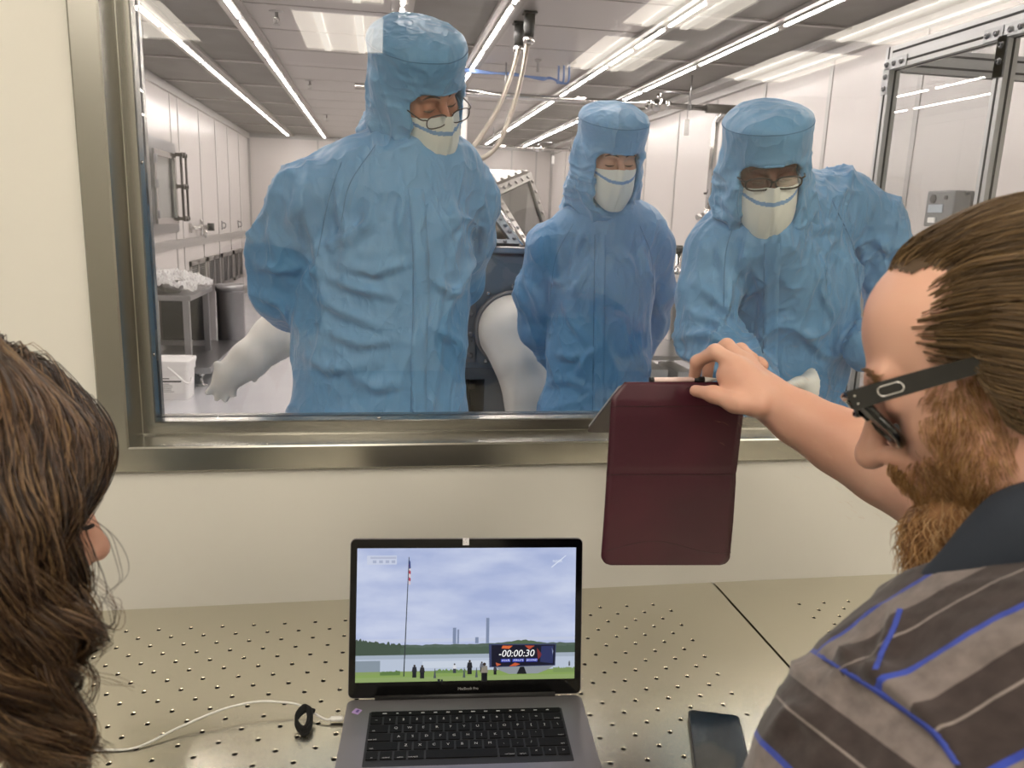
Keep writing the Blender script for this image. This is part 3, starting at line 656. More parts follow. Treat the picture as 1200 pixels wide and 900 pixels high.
# ---- steel table with wrapped bowls
ta, tb = Vector((-2.25, 6.62)), Vector((-1.50, 7.48)); TZ = .755
t = empty('steel_table', (-1.9, 7.05, 0), 'stainless steel work table holding plastic wrapped bowls against the left cleanroom wall', 'table')
b = MB(); b.box2((ta.x, ta.y, TZ - .045), (tb.x, tb.y, TZ), bev=.008); b.build('tabletop', STEELD, t)
for xx, yy in ((ta.x + .05, ta.y + .06), (tb.x - .05, ta.y + .06), (tb.x - .05, tb.y - .06), (ta.x + .05, tb.y - .06)):
    b = MB(); b.box2((xx - .025, yy - .025, .0), (xx + .025, yy + .025, TZ - .045), bev=.004); b.build('leg', STEELD, t)
b = MB()
for yy in (ta.y + .06, tb.y - .06): b.box2((ta.x + .075, yy - .02, .22), (tb.x - .075, yy + .02, .26))
b.box2((ta.x + .03, ta.y + .08, .22), (ta.x + .07, tb.y - .08, .26)); b.build('stretcher', STEELD, t)
def bowl(x, y, z, r, h, lab):
    b = MB(); pr = [(r * .55, 0), (r * .8, h * .35), (r * .96, h * .8), (r, h), (r * 1.04, h + .003), (r * .98, h), (r * .9, h * .75), (r * .7, h * .35), (r * .4, .01), (.001, .008)]
    b.lathe((x, y, z), pr, 28, caps=False); return tag(b.build('steel_bowl', CHROME, fixn=False), lab, 'bowl', 'wrapped steel bowls on the table')
for x_, y_, r_, lab in ((-1.98, 6.80, .13, 'shiny steel mixing bowl on the table, the nearest to the window frame'), (-1.70, 6.85, .12, 'shiny steel mixing bowl at the middle of the table front edge'), (-1.83, 7.2, .12, 'shiny steel mixing bowl at the back of the table under clear wrap')): bowl(x_, y_, TZ, r_, .11, lab)
# crumpled clear film heaped over them
n1, n2 = 120, 120; V = []; 
gx = np.linspace(-2.2, -1.47, n1); gy = np.linspace(6.68, 7.45, n2); G = np.array([(a, c_, 0) for a in gx for c_ in gy])
hh = .015 + .10 * np.clip(np.sin((G[:, 0] + 2.2) / .73 * PI), 0, 1) ** .5 * np.clip(np.sin((G[:, 1] - 6.68) / .77 * PI), 0, 1) ** .5 + .07 * (vnoise(G, 14, 1) - .5) + .09 * np.abs(vnoise(G, 34, 2) - .5) + .05 * np.abs(vnoise(G, 75, 6) - .5)
G[:, 2] = TZ + np.maximum(hh, .006) + .02; G[:, 0] += .03 * (vnoise(G, 20, 3) - .5); G[:, 1] += .03 * (vnoise(G, 20, 4) - .5)
Fq = np.array([(i * n2 + j, (i + 1) * n2 + j, (i + 1) * n2 + j + 1, i * n2 + j + 1) for i in range(n1 - 1) for j in range(n2 - 1)])
FILM = bpy.data.materials.new('crumpled_film'); FILM.use_nodes = True; nt = FILM.node_tree; nt.nodes.clear()
o_ = nt.nodes.new('ShaderNodeOutputMaterial'); mx = nt.nodes.new('ShaderNodeMixShader'); tr = nt.nodes.new('ShaderNodeBsdfTransparent'); gl = nt.nodes.new('ShaderNodeBsdfPrincipled')
gl.inputs['Base Color'].default_value = (.85, .84, .83, 1); gl.inputs['Roughness'].default_value = .12; mx.inputs[0].default_value = .55
nt.links.new(tr.outputs[0], mx.inputs[1]); nt.links.new(gl.outputs[0], mx.inputs[2]); nt.links.new(mx.outputs[0], o_.inputs[0])
tag(arr_mesh('plastic_film', G, Fq, FILM, smooth=False), 'crumpled clear plastic film heaped over the steel bowls', 'plastic film')
# ---- low platform on feet
pa, pb_ = (-2.3, 6.66), (-1.40, 8.0)
t = empty('floor_platform', (-1.85, 7.3, 0), 'low stainless steel platform on feet beneath the steel table', 'platform')
PZ = .125
b = MB(); b.box2((-2.28, 6.56, PZ), (-1.36, 8.0, PZ + .05), bev=.008); b.build('deck', STEELD, t)
# ---- bins
def bin_(x, y, r, h, lab, m_):
    t = empty('steel_bin', (x, y, 0), lab, 'bin')
    b = MB(); b.lathe((x, y, 0), [(r * .98, 0), (r, .03), (r, h - .08), (r * 1.0, h - .07)], 28); b.build('bin_body', m_, t)
    b = MB(); b.lathe((x, y, h - .07), [(r * 1.05, 0), (r * 1.07, .015), (r * 1.07, .06), (r, .07)], 28); b.build('rim', m_, t)
bin_(-1.50, 8.32, .135, .70, 'tall round stainless steel bin standing behind the steel table', STEELD)
b = MB(); b.box2((-2.13, 8.05, 0.0), (-1.68, 8.50, .70), bev=.02); b.m(1); b.box2((-2.10, 8.043, .12), (-1.71, 8.049, .60)); b.cyl((-1.98, 8.042, .36), .07, .006, 20, (0, -1, 0))
tag(b.build('steel_cabinet', [mat('dark_steel', '6c6867', .3, .9), DARKG]), 'dark square steel cabinet behind the table legs beside the round bin', 'cabinet')
# platform feet
tt = bpy.data.objects['floor_platform']
for xx, yy in ((-1.46, 6.68), (-2.18, 6.68), (-1.46, 7.88), (-2.18, 7.88)):
    b = MB(); b.lathe((xx, yy, 0), [(.045, 0), (.045, .012), (.014, .02), (.014, .08), (.03, .085), (.03, PZ)], 16); b.build('foot', CHROME, tt)
# move the table legs to the platform top is not needed: they pass to the floor in front of its deck
# ---- bucket
q0, q1 = atZ(181, 471, 0), atZ(222, 467, 0); w = (q1 - q0).length; bx, by = (q0.x + q1.x) / 2, (q0.y + q1.y) / 2 + .12
t = empty('plastic_bucket', (bx, by, 0), 'white square plastic bucket with lid and printed label on the floor', 'bucket')
BP = mat('bucket_plastic', 'f2f0ee', .35)
b = MB(); H = .27
def loft(mb, secs, c):
    n = None; vs = []; fs = []
    for (w_, d_, r_, z_) in secs:
        pts = rrect(w_, d_, r_, 4); n = len(pts); vs += [(c[0] + u, c[1] + v, z_) for u, v in pts]
    for i in range(len(secs) - 1): fs += [(i * n + k, i * n + (k + 1) % n, (i + 1) * n + (k + 1) % n, (i + 1) * n + k) for k in range(n)]
    fs += [tuple(range(n))[::-1], tuple((len(secs) - 1) * n + k for k in range(n))]; mb.add(vs, fs)
loft(b, [(w * .92, .23, .03, 0), (w * 1.0, .25, .03, H - .05), (w * 1.06, .262, .03, H - .048), (w * 1.06, .262, .03, H)], (bx, by)); bk = b.build('bucket_body', BP, t)
b = MB(); loft(b, [(w * 1.10, .27, .03, H + .001), (w * 1.12, .275, .03, H + .02), (w * 1.12, .275, .03, H + .035), (w * 1.0, .25, .03, H + .04), (w * .98, .24, .03, H + .03)], (bx, by)); b.build('lid', BP, t)
b = MB(); b.tube(bez([(bx - w * .05, by - .145, H - .01), (bx + w * .15, by - .16, H - .05), (bx + w * .45, by - .17, H - .12), (bx + w * .58, by - .15, H - .125), (bx + w * .6, by - .12, H - .09)], 20), .008, 8); b.build('handle', BP, t)
b = MB(); fy_ = by - .1255; b.box((bx - .01, fy_, .12), (.19, .003, .13)); b.m(1)
b.box((bx - .0, fy_ - .002, .148), (.15, .001, .012)); b.box((bx - .035, fy_ - .002, .17), (.05, .001, .007))
for k in range(6): b.box((bx - .045 + .01 * (k % 3), fy_ - .002, .128 - k * .012), (.07 + .02 * (k % 2), .001, .003))
b.build('label', [mat('label_paper', 'f6f5f2', .5), DARKG], t)
# ---- overhead pipe across the room, valve and drop
def pipe(y, z, x0, x1, r, lab, vx, drops=()):
    t = empty('overhead_pipe', ((x0 + x1) / 2, y, z), lab, 'pipe')
    b = MB(); b.tube([(x0, y, z), (x1, y, z)], r, 14)
    b.build('pipe_run', CHROME, t)
    b = MB(); k = r / .024
    b.lathe((vx - .1 * k, y, z), [(.034 * k, 0), (.034 * k, .03 * k), (.026 * k, .03 * k), (.05 * k, .06 * k), (.055 * k, .1 * k), (.05 * k, .14 * k), (.026 * k, .17 * k), (.034 * k, .17 * k), (.034 * k, .2 * k)], 16, (1, 0, 0)); b.cyl((vx, y, z + .04 * k), .02 * k, .05 * k, 10)
    vb = b.build('ball_valve', CHROME, t)
    b = MB(); b.tube(bez([(vx, y, z + .09 * k), (vx + .06 * k, y - .02, z + .105 * k), (vx + .25 * k, y - .03, z + .1 * k)], 10), .007 * k, 8); b.tube([(vx + .25 * k, y - .03, z + .1 * k), (vx + .25 * k, y - .03, z - .1 * k)], .0025 * k, 6); b.build('lever', STEELD, vb)
    b = MB(); b.box((vx + .25 * k, y - .03, z - .17 * k), (.045 * k, .004, .13 * k)); b.build('tag', WHITEP, vb)
    b = MB()
    for xx in (x0 + .3, x0 + 1.3, x1 - .3): b.tube([(xx, y, z), (xx, y, CZ)], .006, 8); b.lathe((xx - .01, y, z), [(r * 1.15, 0), (r * 1.15, .02)], 14, (1, 0, 0))
    b.build('hanger_rods', STEELD, t); return t
P1 = pipe(7.15, 2.515, -.2, 3.12, .026, 'long polished overhead pipe with a ball valve, nearer of the two', 2.52)
P2 = pipe(12.1, 2.51, .4, 3.2, .022, 'thin overhead pipe with a small valve, farther of the two', 2.40)
DKP = mat('dark_hose', '4b4744', .5)
b = MB(); b.tube([(2.98, 7.15, 2.515), (3.26, 7.15, 2.515)], .042, 14); b.build('hose_sleeve', DKP, P1)
t = empty('drop_pipe', (3.16, 7.4, 0), 'vertical polished pipe with clamp and outlet on the right cleanroom wall', 'pipe')
b = MB(); pa_ = atX(846, 142, 3.16); pb2 = atX(824, 238, 3.16)
yy = (pa_.y + pb2.y) / 2; b.tube(bez([(3.20, 7.19, 2.50), (3.18, yy, 2.44), (3.16, yy, 2.36), (3.16, yy, 2.2)], 12) + [Vector((3.16, yy, 1.62))], .033, 14); b.build('pipe_drop', CHROME, t)
b = MB(); b.tube([(3.25, yy, 2.40), (3.25, yy, 1.60)], .012, 8); b.build('conduit', ALU, t)
b = MB(); b.lathe((3.16, yy, 1.52), [(.03, 0), (.06, .02), (.06, .05), (.045, .06), (.045, .09), (.035, .1)], 16); b.tube([(3.16, yy, 1.56), (3.04, yy - .03, 1.53)], .03, 10); b.build('outlet', CHROME, t)
b = MB(); b.tube([(3.10, yy, 1.76), (3.295, yy, 1.76)], .01, 8); b.box((3.24, yy - .08, 1.76), (.06, .05, .16)); b.build('clamp', LATCH, t)
# white vertical stanchion behind the tall worker
p = atY(544, 150, 7.15)
t = empty('support_pole', (p.x, 7.15, 0), 'slim white vertical pole just right of the tall worker', 'pole')
b = MB(); b.tube([(p.x, 7.17, 0), (p.x, 7.17, 2.48)], .028, 14); b.build('pole', WHITEP, t)
b = MB(); b.lathe((p.x, 7.17, 0), [(.08, 0), (.08, .012), (.03, .014)], 16); b.build('base_plate', STEELD, t)
# ---- flexible conduits from the ceiling
CONN = mat('black_connector', '1a1a1b', .5); FLEX = mat('flexible_conduit', 'a59d92', .4, .8)
for (cx, cy), pts, lab in (((609, 26), [(610, 48, 5.72), (600, 85, 5.6), (583, 128, 5.4), (560, 165, 5.2), (545, 182, 5.1), (520, 215, 4.9)], 'left'), ((621, 14), [(619, 45, 5.62), (612, 85, 5.5), (600, 130, 5.3), (583, 170, 5.2), (562, 187, 5.1), (540, 186, 5.0), (520, 215, 4.9)], 'right')):
    c = atZ(cx, cy, CZ); t = empty('flexible_conduit', (c.x, c.y, CZ - .0), 'ribbed metal flexible conduit with black connector hanging from ceiling, the %s one' % lab, 'conduit')
    b = MB(); b.box((c.x, c.y, CZ - .009), (.09, .09, .012), bev=.004); b.lathe((c.x, c.y, CZ - .15), [(.036, .14), (.038, .05), (.032, .03), (.032, 0)], 20); b.build('connector', CONN, t)
    b = MB(); b.lathe((c.x, c.y, CZ - .20), [(.02, 0), (.036, .01), (.036, .035), (.028, .05)], 16); b.build('coupling', CHROME, t)
    P = [Vector((c.x, c.y, CZ - .195))] + [atY(a, b_, Y) for a, b_, Y in pts]; e_ = P[-1]; P += [Vector((e_.x - .08, e_.y - .05, .9)), Vector((e_.x - .10, e_.y - .05, .02))]
    path = bez(P, 260); rr = [.0150 + (.0024 if i % 2 else -.001) for i in range(len(path))]
    b = MB(); b.smooth = True; b.tube(path, rr, 12); b.build('hose', FLEX, t)
# ---- blue air lines under the ceiling
BLUEH = mat('blue_air_line', '5f78a8', .4)
p0, p1 = atZ(655, 74, CZ), atZ(663, 72, CZ)
t = empty('air_line', (p0.x, p0.y, CZ), 'thin blue air lines hanging along the light ceiling panels', 'air line')
for k in range(3):
    b = MB(); pts = [Vector((p0.x + .04 * k, p0.y - .03 * k, CZ - .02)), Vector((p0.x + .04 * k, p0.y, CZ - .16)), atY(650 - 3 * k, 93 - k, p0.y), atY(635, 91 + k * 1.2, p0.y + .1), atY(600, 88 - k, p0.y + .2), atY(570, 84 + k, p0.y + .3), atY(540, 80 + k * 1.5, p0.y + .35), atY(515, 78 + k, p0.y + .4), atY(500, 70 + k, p0.y + .4)]
    pts[-1].z = CZ - .03
    b.smooth = True; b.tube(bez(pts, 60), .009, 8); b.build('hose', BLUEH, t)
b = MB(); b.lathe((p0.x + .1, p0.y - .08, CZ - .05), [(.012, 0), (.012, .03), (.035, .035), (.035, .05)], 14); b.lathe((p0.x - .2, p0.y - .08, CZ - .1), [(.012, 0), (.012, .08), (.03, .085), (.03, .1)], 14); b.build('nozzle', SEAM, t)
# ---- wall intercom
t = empty('wall_intercom', (3.30, 4.08, 1.5), 'grey intercom box with speaker and handset on the right cleanroom wall', 'intercom')
ya, yb = 4.0, 4.24; DKG = mat('intercom_grey', '6f7072', .5)
b = MB(); b.box2((3.17, 3.99, 1.50), (3.295, 4.22, 1.70), bev=.008); b.build('housing', DKG, t)
b = MB(); b.cyl((3.1695, 4.16, 1.655), .025, .005, 16, (-1, 0, 0)); b.cyl((3.165, 4.05, 1.66), .012, .006, 12, (-1, 0, 0)); b.build('speaker', BLACKP, t)
b = MB(); b.box((3.167, 4.13, 1.60), (.006, .12, .045)); b.build('display_panel', mat('pale_display', 'a9b3bd', .3), t)
b = MB(); b.box((3.167, 4.15, 1.535), (.006, .06, .03)); b.build('label_plate', WHITEP, t)
b = MB(); b.tube(bez([(3.24, 3.985, 1.685), (3.23, 3.93, 1.68), (3.23, 3.925, 1.62), (3.24, 3.93, 1.56), (3.24, 3.985, 1.55)], 20), .012, 10); b.build('handset', BLACKP, t)
# ---- aluminium extrusion frame at the right
EXB = mat('extrusion_bracket', 'b4b6b8', .4, .6)
t = empty('aluminium_frame', (2.0, 2.7, 0), 'tall slotted aluminium extrusion frame with bolted corner brackets beside the right window edge', 'frame')
def extr(a, c, w1, w2, up, slots1=1, slots2=1):
    b = MB(); bar(b, a, c, w1, w2, up, bev=.002); a = Vector(a); c = Vector(c); z = (c - a).normalized(); x_ = Vector(up).cross(z).normalized(); y_ = z.cross(x_); b.m(1)
    for s_ in (-1, 1):
        for k in range(slots1):
            off = (k - (slots1 - 1) / 2) * .045; bar(b, a + y_ * (s_ * (w2 / 2 + .0006)) + x_ * off, c + y_ * (s_ * (w2 / 2 + .0006)) + x_ * off, .0085, .0012, up)
        for k in range(slots2):
            off = (k - (slots2 - 1) / 2) * .045; bar(b, a + x_ * (s_ * (w1 / 2 + .0006)) + y_ * off, c + x_ * (s_ * (w1 / 2 + .0006)) + y_ * off, .0012, .0085, up)
    return b
FXX, FYa, FYb, FZT = 2.02, 3.0, 2.40, 2.175
for yy in (FYa, FYb):
    extr((FXX, yy, 0), (FXX, yy, FZT - (.0 if yy == FYa else .09)), .045, .045, (0, 1, 0)).build('post', [ALU, DARKG], t)
extr((FXX, FYa - .0225, FZT - .045), (FXX, 1.75, FZT - .045), .045, .09, (0, 0, 1), 1, 2).build('top_beam', [ALU, DARKG], t)
extr((FXX + .0225, FYa, FZT - .045), (3.27, FYa, FZT - .045), .045, .09, (0, 0, 1), 1, 2).build('cross_beam', [ALU, DARKG], t)
extr((3.27, FYa, 0), (3.27, FYa, FZT), .045, .045, (0, 1, 0)).build('post', [ALU, DARKG], t)
extr((FXX, 1.80, 0), (FXX, 1.80, FZT - .09), .045, .045, (0, 1, 0)).build('post', [ALU, DARKG], t)
for yy, s_ in ((FYa, -1), (FYb, 1), (FYb, -1)):
    b = MB(); xx = FXX - .0245
    if yy == FYa:
        b.box((xx, yy - .0535, FZT - .0675), (.005, .13, .042), bev=.001); b.box((xx, yy, FZT - .13), (.005, .042, .1), bev=.001); sp = [(0, -.0675), (-.045, -.0675), (-.09, -.0675), (0, -.112), (0, -.157)]
    else:
        b.box((xx, yy + .045 * s_, FZT - .0675), (.005, .085, .042), bev=.001); b.box((xx, yy, FZT - .145), (.005, .042, .13), bev=.001); sp = [(.03 * s_, -.0675), (.07 * s_, -.0675), (0, -.11), (0, -.16)]
    br = b.build('corner_bracket', EXB, t)
    b = MB()
    for dy, dz in sp: b.lathe((xx - .0025, yy + dy, FZT + dz), [(.0115, 0), (.0115, .002), (.008, .0025), (.008, .008), (.004, .0085), (.004, .004)], 14, (-1, 0, 0))
    b.build('bolts', STEELD, br)
b = MB(); b.box2((FXX - .002, FYb + .023, 0.3), (FXX + .002, FYa - .023, FZT - .095)); b.build('clear_side_panel', PLEXI, t)
# ---- glovebox behind the workers
GY = 3.0
t = empty('glovebox', (.25, 3.4, 0), 'large blue grey steel glovebox with bolted windows behind the three workers', 'glovebox')
GX0, GX1 = -.24, .93
b = MB(); b.box2((GX0, GY, .875), (GX1, GY + .85, 1.325), bev=.01); b.build('chamber', GBLUE, t)
b = MB(); b.box2((GX0 - .01, GY - .03, 1.325), (GX1 + .01, GY + .87, 1.352), bev=.006); b.build('shelf_edge', STEELD, t)
b = MB(); b.box2((.335, GY - .012, .90), (.372, GY, 1.315), bev=.002)
for k in range(5): bolt(b, (.353, GY - .012, 1.255 - k * .082), r=.0095)
b.build('bolted_flange', GGREY, t)
b = MB(); b.box2((.378, GY - .006, .90), (.92, GY, 1.315)); b.box2((GX0 + .01, GY - .006, .90), (.33, GY, 1.315)); b.build('front_plate', GBLUE, t)
# lower cabinet with open bay
b = MB()
for a, c in (((GX0, GY + .04, .0), (.30, GY + .8, .86)), ((.42, GY + .04, .0), (.60, GY + .8, .86)), ((.62, GY + .04, 0), (GX1, GY + .8, .86)), ((.30, GY + .04, .82), (.42, GY + .8, .86)), ((.30, GY + .55, 0), (.42, GY + .8, .82)), ((.30, GY + .04, 0), (.42, GY + .5, .1))): b.box2(a, c)
b.box2((GX0 - .01, GY + .01, .855), (GX1 + .01, GY + .84, .876)); b.build('base_cabinet', mat('cabinet_blue_grey', '646c76', .45, .3), t)
b = MB(); rr_ = random.Random(4)
for k in range(9): b.box((.31 + rr_.random() * .1, GY + .2 + rr_.random() * .2, .5 + rr_.random() * .28), (.02 + .03 * rr_.random(), .05, .02 + .05 * rr_.random()))
for k in range(4): b.tube(bez([(.31 + .02 * k, GY + .2, .8), (.34 + .01 * k, GY + .12, .7), (.32 + .025 * k, GY + .15, .55), (.36, GY + .2, .4)], 16), .006, 8)
b.m(1); b.box((.36, GY + .3, .56), (.09, .2, .07)); b.build('inner_fittings', [LATCH, WHITEP], t)
# upper hood: sloped bolted windows
def quadframe(pts, w, name, mframe, nb=5, glass=PLEXI, tint=None):
    P = [Vector(p) for p in pts]; n = (P[1] - P[0]).cross(P[3] - P[0]).normalized()
    if n.dot(Vector((0, 0, CAMZ)) - P[0]) < 0: n = -n
    c = sum(P, Vector()) / 4; b = MB(); In = [p + (c - p).normalized() * w * 1.5 for p in P]
    for i in range(4):
        a0, a1, i0, i1 = P[i], P[(i + 1) % 4], In[i], In[(i + 1) % 4]
        vs = [a0, a1, i1, i0]; vs = [v for v in vs] + [v + n * .018 for v in vs]
        b.add(vs, [(0, 1, 2, 3), (4, 5, 6, 7), (0, 1, 5, 4), (2, 3, 7, 6), (1, 2, 6, 5), (3, 0, 4, 7)])
        for k in range(nb):
            f = (k + .5) / nb; m1 = a0.lerp(a1, f); m2 = i0.lerp(i1, f); bolt(b, m1.lerp(m2, .5) + n * .018, n, r=.007, h=.006)
    fr_ = b.build(name + '_frame', mframe, t)
    b = MB(); b.add([p + n * .004 for p in In] + [p + n * .010 for p in In], [(0, 1, 2, 3), (4, 5, 6, 7), (0, 1, 5, 4), (1, 2, 6, 5), (2, 3, 7, 6), (3, 0, 4, 7)]); b.build('pane', glass, fr_)
A1 = atY(612, 292, 3.03); A1.z = 1.352; A2 = atY(570, 224, 3.22); T2 = atY(619, 205, 3.40); B2 = atY(645, 292, 3.34); B2.z = 1.352
GMET = mat('glovebox_bright_frame', 'b0aca8', .32, .8)
quadframe([A1, A2, T2, B2], .034, 'side_window', GMET, 6, PLEXID)
L0 = Vector((GX0 + .02, 3.03, 1.352)); L2 = Vector((GX0 + .3, 3.22, A2.z))
quadframe([L0, A1, A2, L2], .036, 'front_window', GBLUE, 8, PLEXID)
b = MB(); b.tube([A1 + Vector((0, -.012, 0)), A2 + Vector((0, -.012, 0))], .012, 8); b.build('window_edge_rail', CHROME, t)
T0 = Vector((L2.x, 3.62, T2.z)); b = MB(); vs = [L2, A2, T2, T0]; b.add(vs + [v + Vector((0, 0, .02)) for v in vs], [(0, 1, 2, 3), (4, 5, 6, 7), (0, 1, 5, 4), (1, 2, 6, 5), (2, 3, 7, 6), (3, 0, 4, 7)])
for k in range(6): q = A2.lerp(T2, (k + .5) / 6); bolt(b, (q.x - .01, q.y, q.z + .02), (0, 0, 1), r=.007)
b.build('hood_top', GMET, t)
b = MB(); b.box2((GX0, 3.60, 1.352), (.80, 3.64, 1.40)); b.build('hood_back', mat('hood_back_panel', '8d8e8e', .4, .3), t)
b = MB()
for k in range(9): b.cyl((-.05 + k * .07, 3.1 + .03 * (k % 2), 1.352), .013, .035, 10); b.cyl((.2 + k * .04, 3.16, 1.352), .009, .028, 8)
b.build('inner_bolt_heads', CHROME, t)
# glove ports and gloves
for cx, lab in ((.515, 'r'), (-.06, 'l')):
    b = MB(); c = (cx, GY - .012, 1.035)
    b.lathe(c, [(.150, 0), (.152, .012), (.150, .03), (.138, .034), (.134, .02), (.134, .0)], 40, (0, -1, 0)); pr = b.build('glove_port', GGREY, t)
    b = MB()
    for k in range(10): a = 2 * PI * k / 10 + .3; bolt(b, (cx + .165 * math.cos(a), GY - .006, 1.035 + .165 * math.sin(a)), r=.007, h=.006)
    b.build('bolts', CHROME, pr)
def soft(name, s, it, mats, parent, amp=0, sc=12, seed=1, post=None):
    V, F = s.mesh(); V = smooth_v(V, F, it)
    if amp:
        N_ = vnormals(V, F); V = V + N_ * ((vnoise(V, sc, seed) - .5) * amp + (np.abs(vnoise(V, sc * .6, seed + 1) - .5) - .2) * amp)[:, None]
    if post: V = post(V, F)
    return arr_mesh(name, V, F, mats, parent)
s = SDF((.35, 2.62, .25), (.72, 3.02, 1.2), .008)
s.cone((.515, 2.975, 1.035), (.517, 2.93, 1.03), .134, .128, .01); s.chain([(.517, 2.93, 1.02), (.535, 2.86, .93), (.56, 2.84, .82), (.565, 2.84, .62), (.56, 2.83, .48)], [.118, .098, .086, .08, .06], .05)
for k, dx in enumerate((-.03, -.01, .012, .033)): s.cone((.56 + dx, 2.83, .46), (.56 + dx * 1.4, 2.80, .36), .016, .012, .012)
s.cone((.52, 2.82, .5), (.50, 2.78, .42), .017, .014, .012)
g = soft('sleeve_glove', s, 2, RUB, None, .010, 9, 3); tag(g, 'long white rubber glove hanging down from the glovebox port between two workers', 'glove')
def P3(px, py, Y): return np.array(atY(px, py, Y))
s = SDF((-.75, 2.45, .55), (.12, 3.02, 1.25), .007)
s.cone((-.06, 2.975, 1.035), (-.07, 2.93, 1.03), .134, .122, .01)
s.chain([(-.07, 2.95, 1.02), P3(352, 372, 2.85), P3(322, 396, 2.78), P3(292, 422, 2.72), P3(268, 441, 2.7)], [.115, .088, .072, .058, .045], .04)
s.cone(P3(268, 440, 2.7), P3(262, 448, 2.7), .046, .036, .03)
for a, c_, r_ in (((262, 438), (254, 427), .019), ((256, 448), (244, 460), .019), ((261, 452), (254, 467), .018), ((267, 453), (264, 468), .018), ((272, 450), (274, 463), .016)): s.cone(P3(*a, 2.69), P3(*c_, 2.68), r_, r_ * .68, .008)
g = soft('sleeve_glove', s, 1, RUB, None, .007, 10, 5); tag(g, 'white rubber sleeve glove sticking out stiffly to the left behind the tallest worker', 'glove')
s = SDF((-.75, 2.70, .5), (.1, 3.3, 1.1), .007)
s.chain([P3(345, 385, 2.95), P3(318, 405, 2.95), P3(298, 428, 2.95)], [.07, .06, .042], .03)
for a, c_, r_ in (((296, 428), (289, 440), .018), ((302, 430), (298, 444), .018), ((292, 424), (286, 434), .015)): s.cone(P3(*a, 2.95), P3(*c_, 2.95), r_, r_ * .75, .014)
g = soft('sleeve_glove', s, 2, RUB, None, .006, 10, 7); tag(g, 'white rubber glove with drooping fingertips showing just behind the stiff sleeve glove', 'glove')
# ---- equipment rack between the two right-hand workers
t = empty('equipment_rack', (1.5, 3.9, 0), 'stainless steel rack of shelves and fittings between the two right workers', 'rack')
for xx, yy in ((1.30, 3.62), (1.62, 3.62), (1.30, 4.1), (1.62, 4.1)):
    b = MB(); b.box2((xx - .017, yy - .017, 0), (xx + .017, yy + .017, 1.08), bev=.003); b.build('post', STEELD, t)
for zz in (.25, .55, .80, 1.07):
    b = MB(); b.box2((1.27, 3.59, zz), (1.65, 4.13, zz + .022), bev=.003); b.build('shelf', STEELD, t)
def box_on(name, a, c, m_, lab, cat): b = MB(); b.box2(a, c, bev=.005); return tag(b.build(name, m_), lab, cat)
box_on('supply_box', (1.33, 3.66, .572), (1.44, 3.95, .74), WHITEP, 'white box on the equipment rack shelf, the left of two', 'box')
box_on('supply_box', (1.49, 3.66, .572), (1.58, 3.95, .73), WHITEP, 'white box on the equipment rack shelf, the right of two', 'box')
box_on('instrument_case', (1.31, 3.65, 1.092), (1.58, 3.95, 1.16), GGREY, 'flat grey instrument case on top of the equipment rack', 'case')
t = empty('valve_stand', (1.72, 4.3, 0), 'slim steel valve with black cross handle above the equipment rack', 'valve')
vx, vy = 1.72, 4.35
b = MB(); b.lathe((vx, vy, 0), [(.09, 0), (.09, .015), (.02, .03), (.02, 1.15), (.04, 1.16), (.04, 1.2), (.016, 1.21), (.016, 1.30)], 14); b.build('stem', CHROME, t)
b = MB(); b.tube([(vx - .07, vy, 1.32), (vx + .07, vy, 1.32)], .011, 8); b.tube([(vx, vy - .06, 1.32), (vx, vy + .06, 1.32)], .011, 8); b.cyl((vx, vy, 1.295), .02, .045, 10); b.build('cross_handle', BLACKP, t)
b = MB(); b.box((vx - .02, vy, 1.1), (.12, .1, .14), bev=.004); b.build('gauge_box', WHITEP, t)
# ================================================================ people: shared helpers
from mathutils.bvhtree import BVHTree
def rotm(yaw, pitch, roll):
    return np.array(Euler((0, 0, math.radians(yaw))).to_matrix() @ Euler((math.radians(pitch), 0, 0)).to_matrix() @ Euler((0, math.radians(roll), 0)).to_matrix())
class Frame:
    def __init__(s, o, R, sc=1.0): s.o = np.array(o, float); s.R = np.array(R, float); s.sc = sc
    def __call__(s, V): return (np.asarray(V, float) * s.sc) @ s.R.T + s.o
    def v(s, *p): return Vector(s(np.array([p]))[0])
def proj_np(P):
    C = (P - np.array([0, 0, CAMZ])) @ RCAM; return 600 + FPX * C[:, 0] / -C[:, 2], 450 - FPX * C[:, 1] / -C[:, 2], -C[:, 2]
def skin_mat(name, a, b, sc=14, rough=.48):
    return mat(name, a, rough, var=(sc, b, (1, 1, 1), .3, .7), bump=(260, .12, .0006), sub=(.12, (1.0, .35, .2), .006), spec=.4)
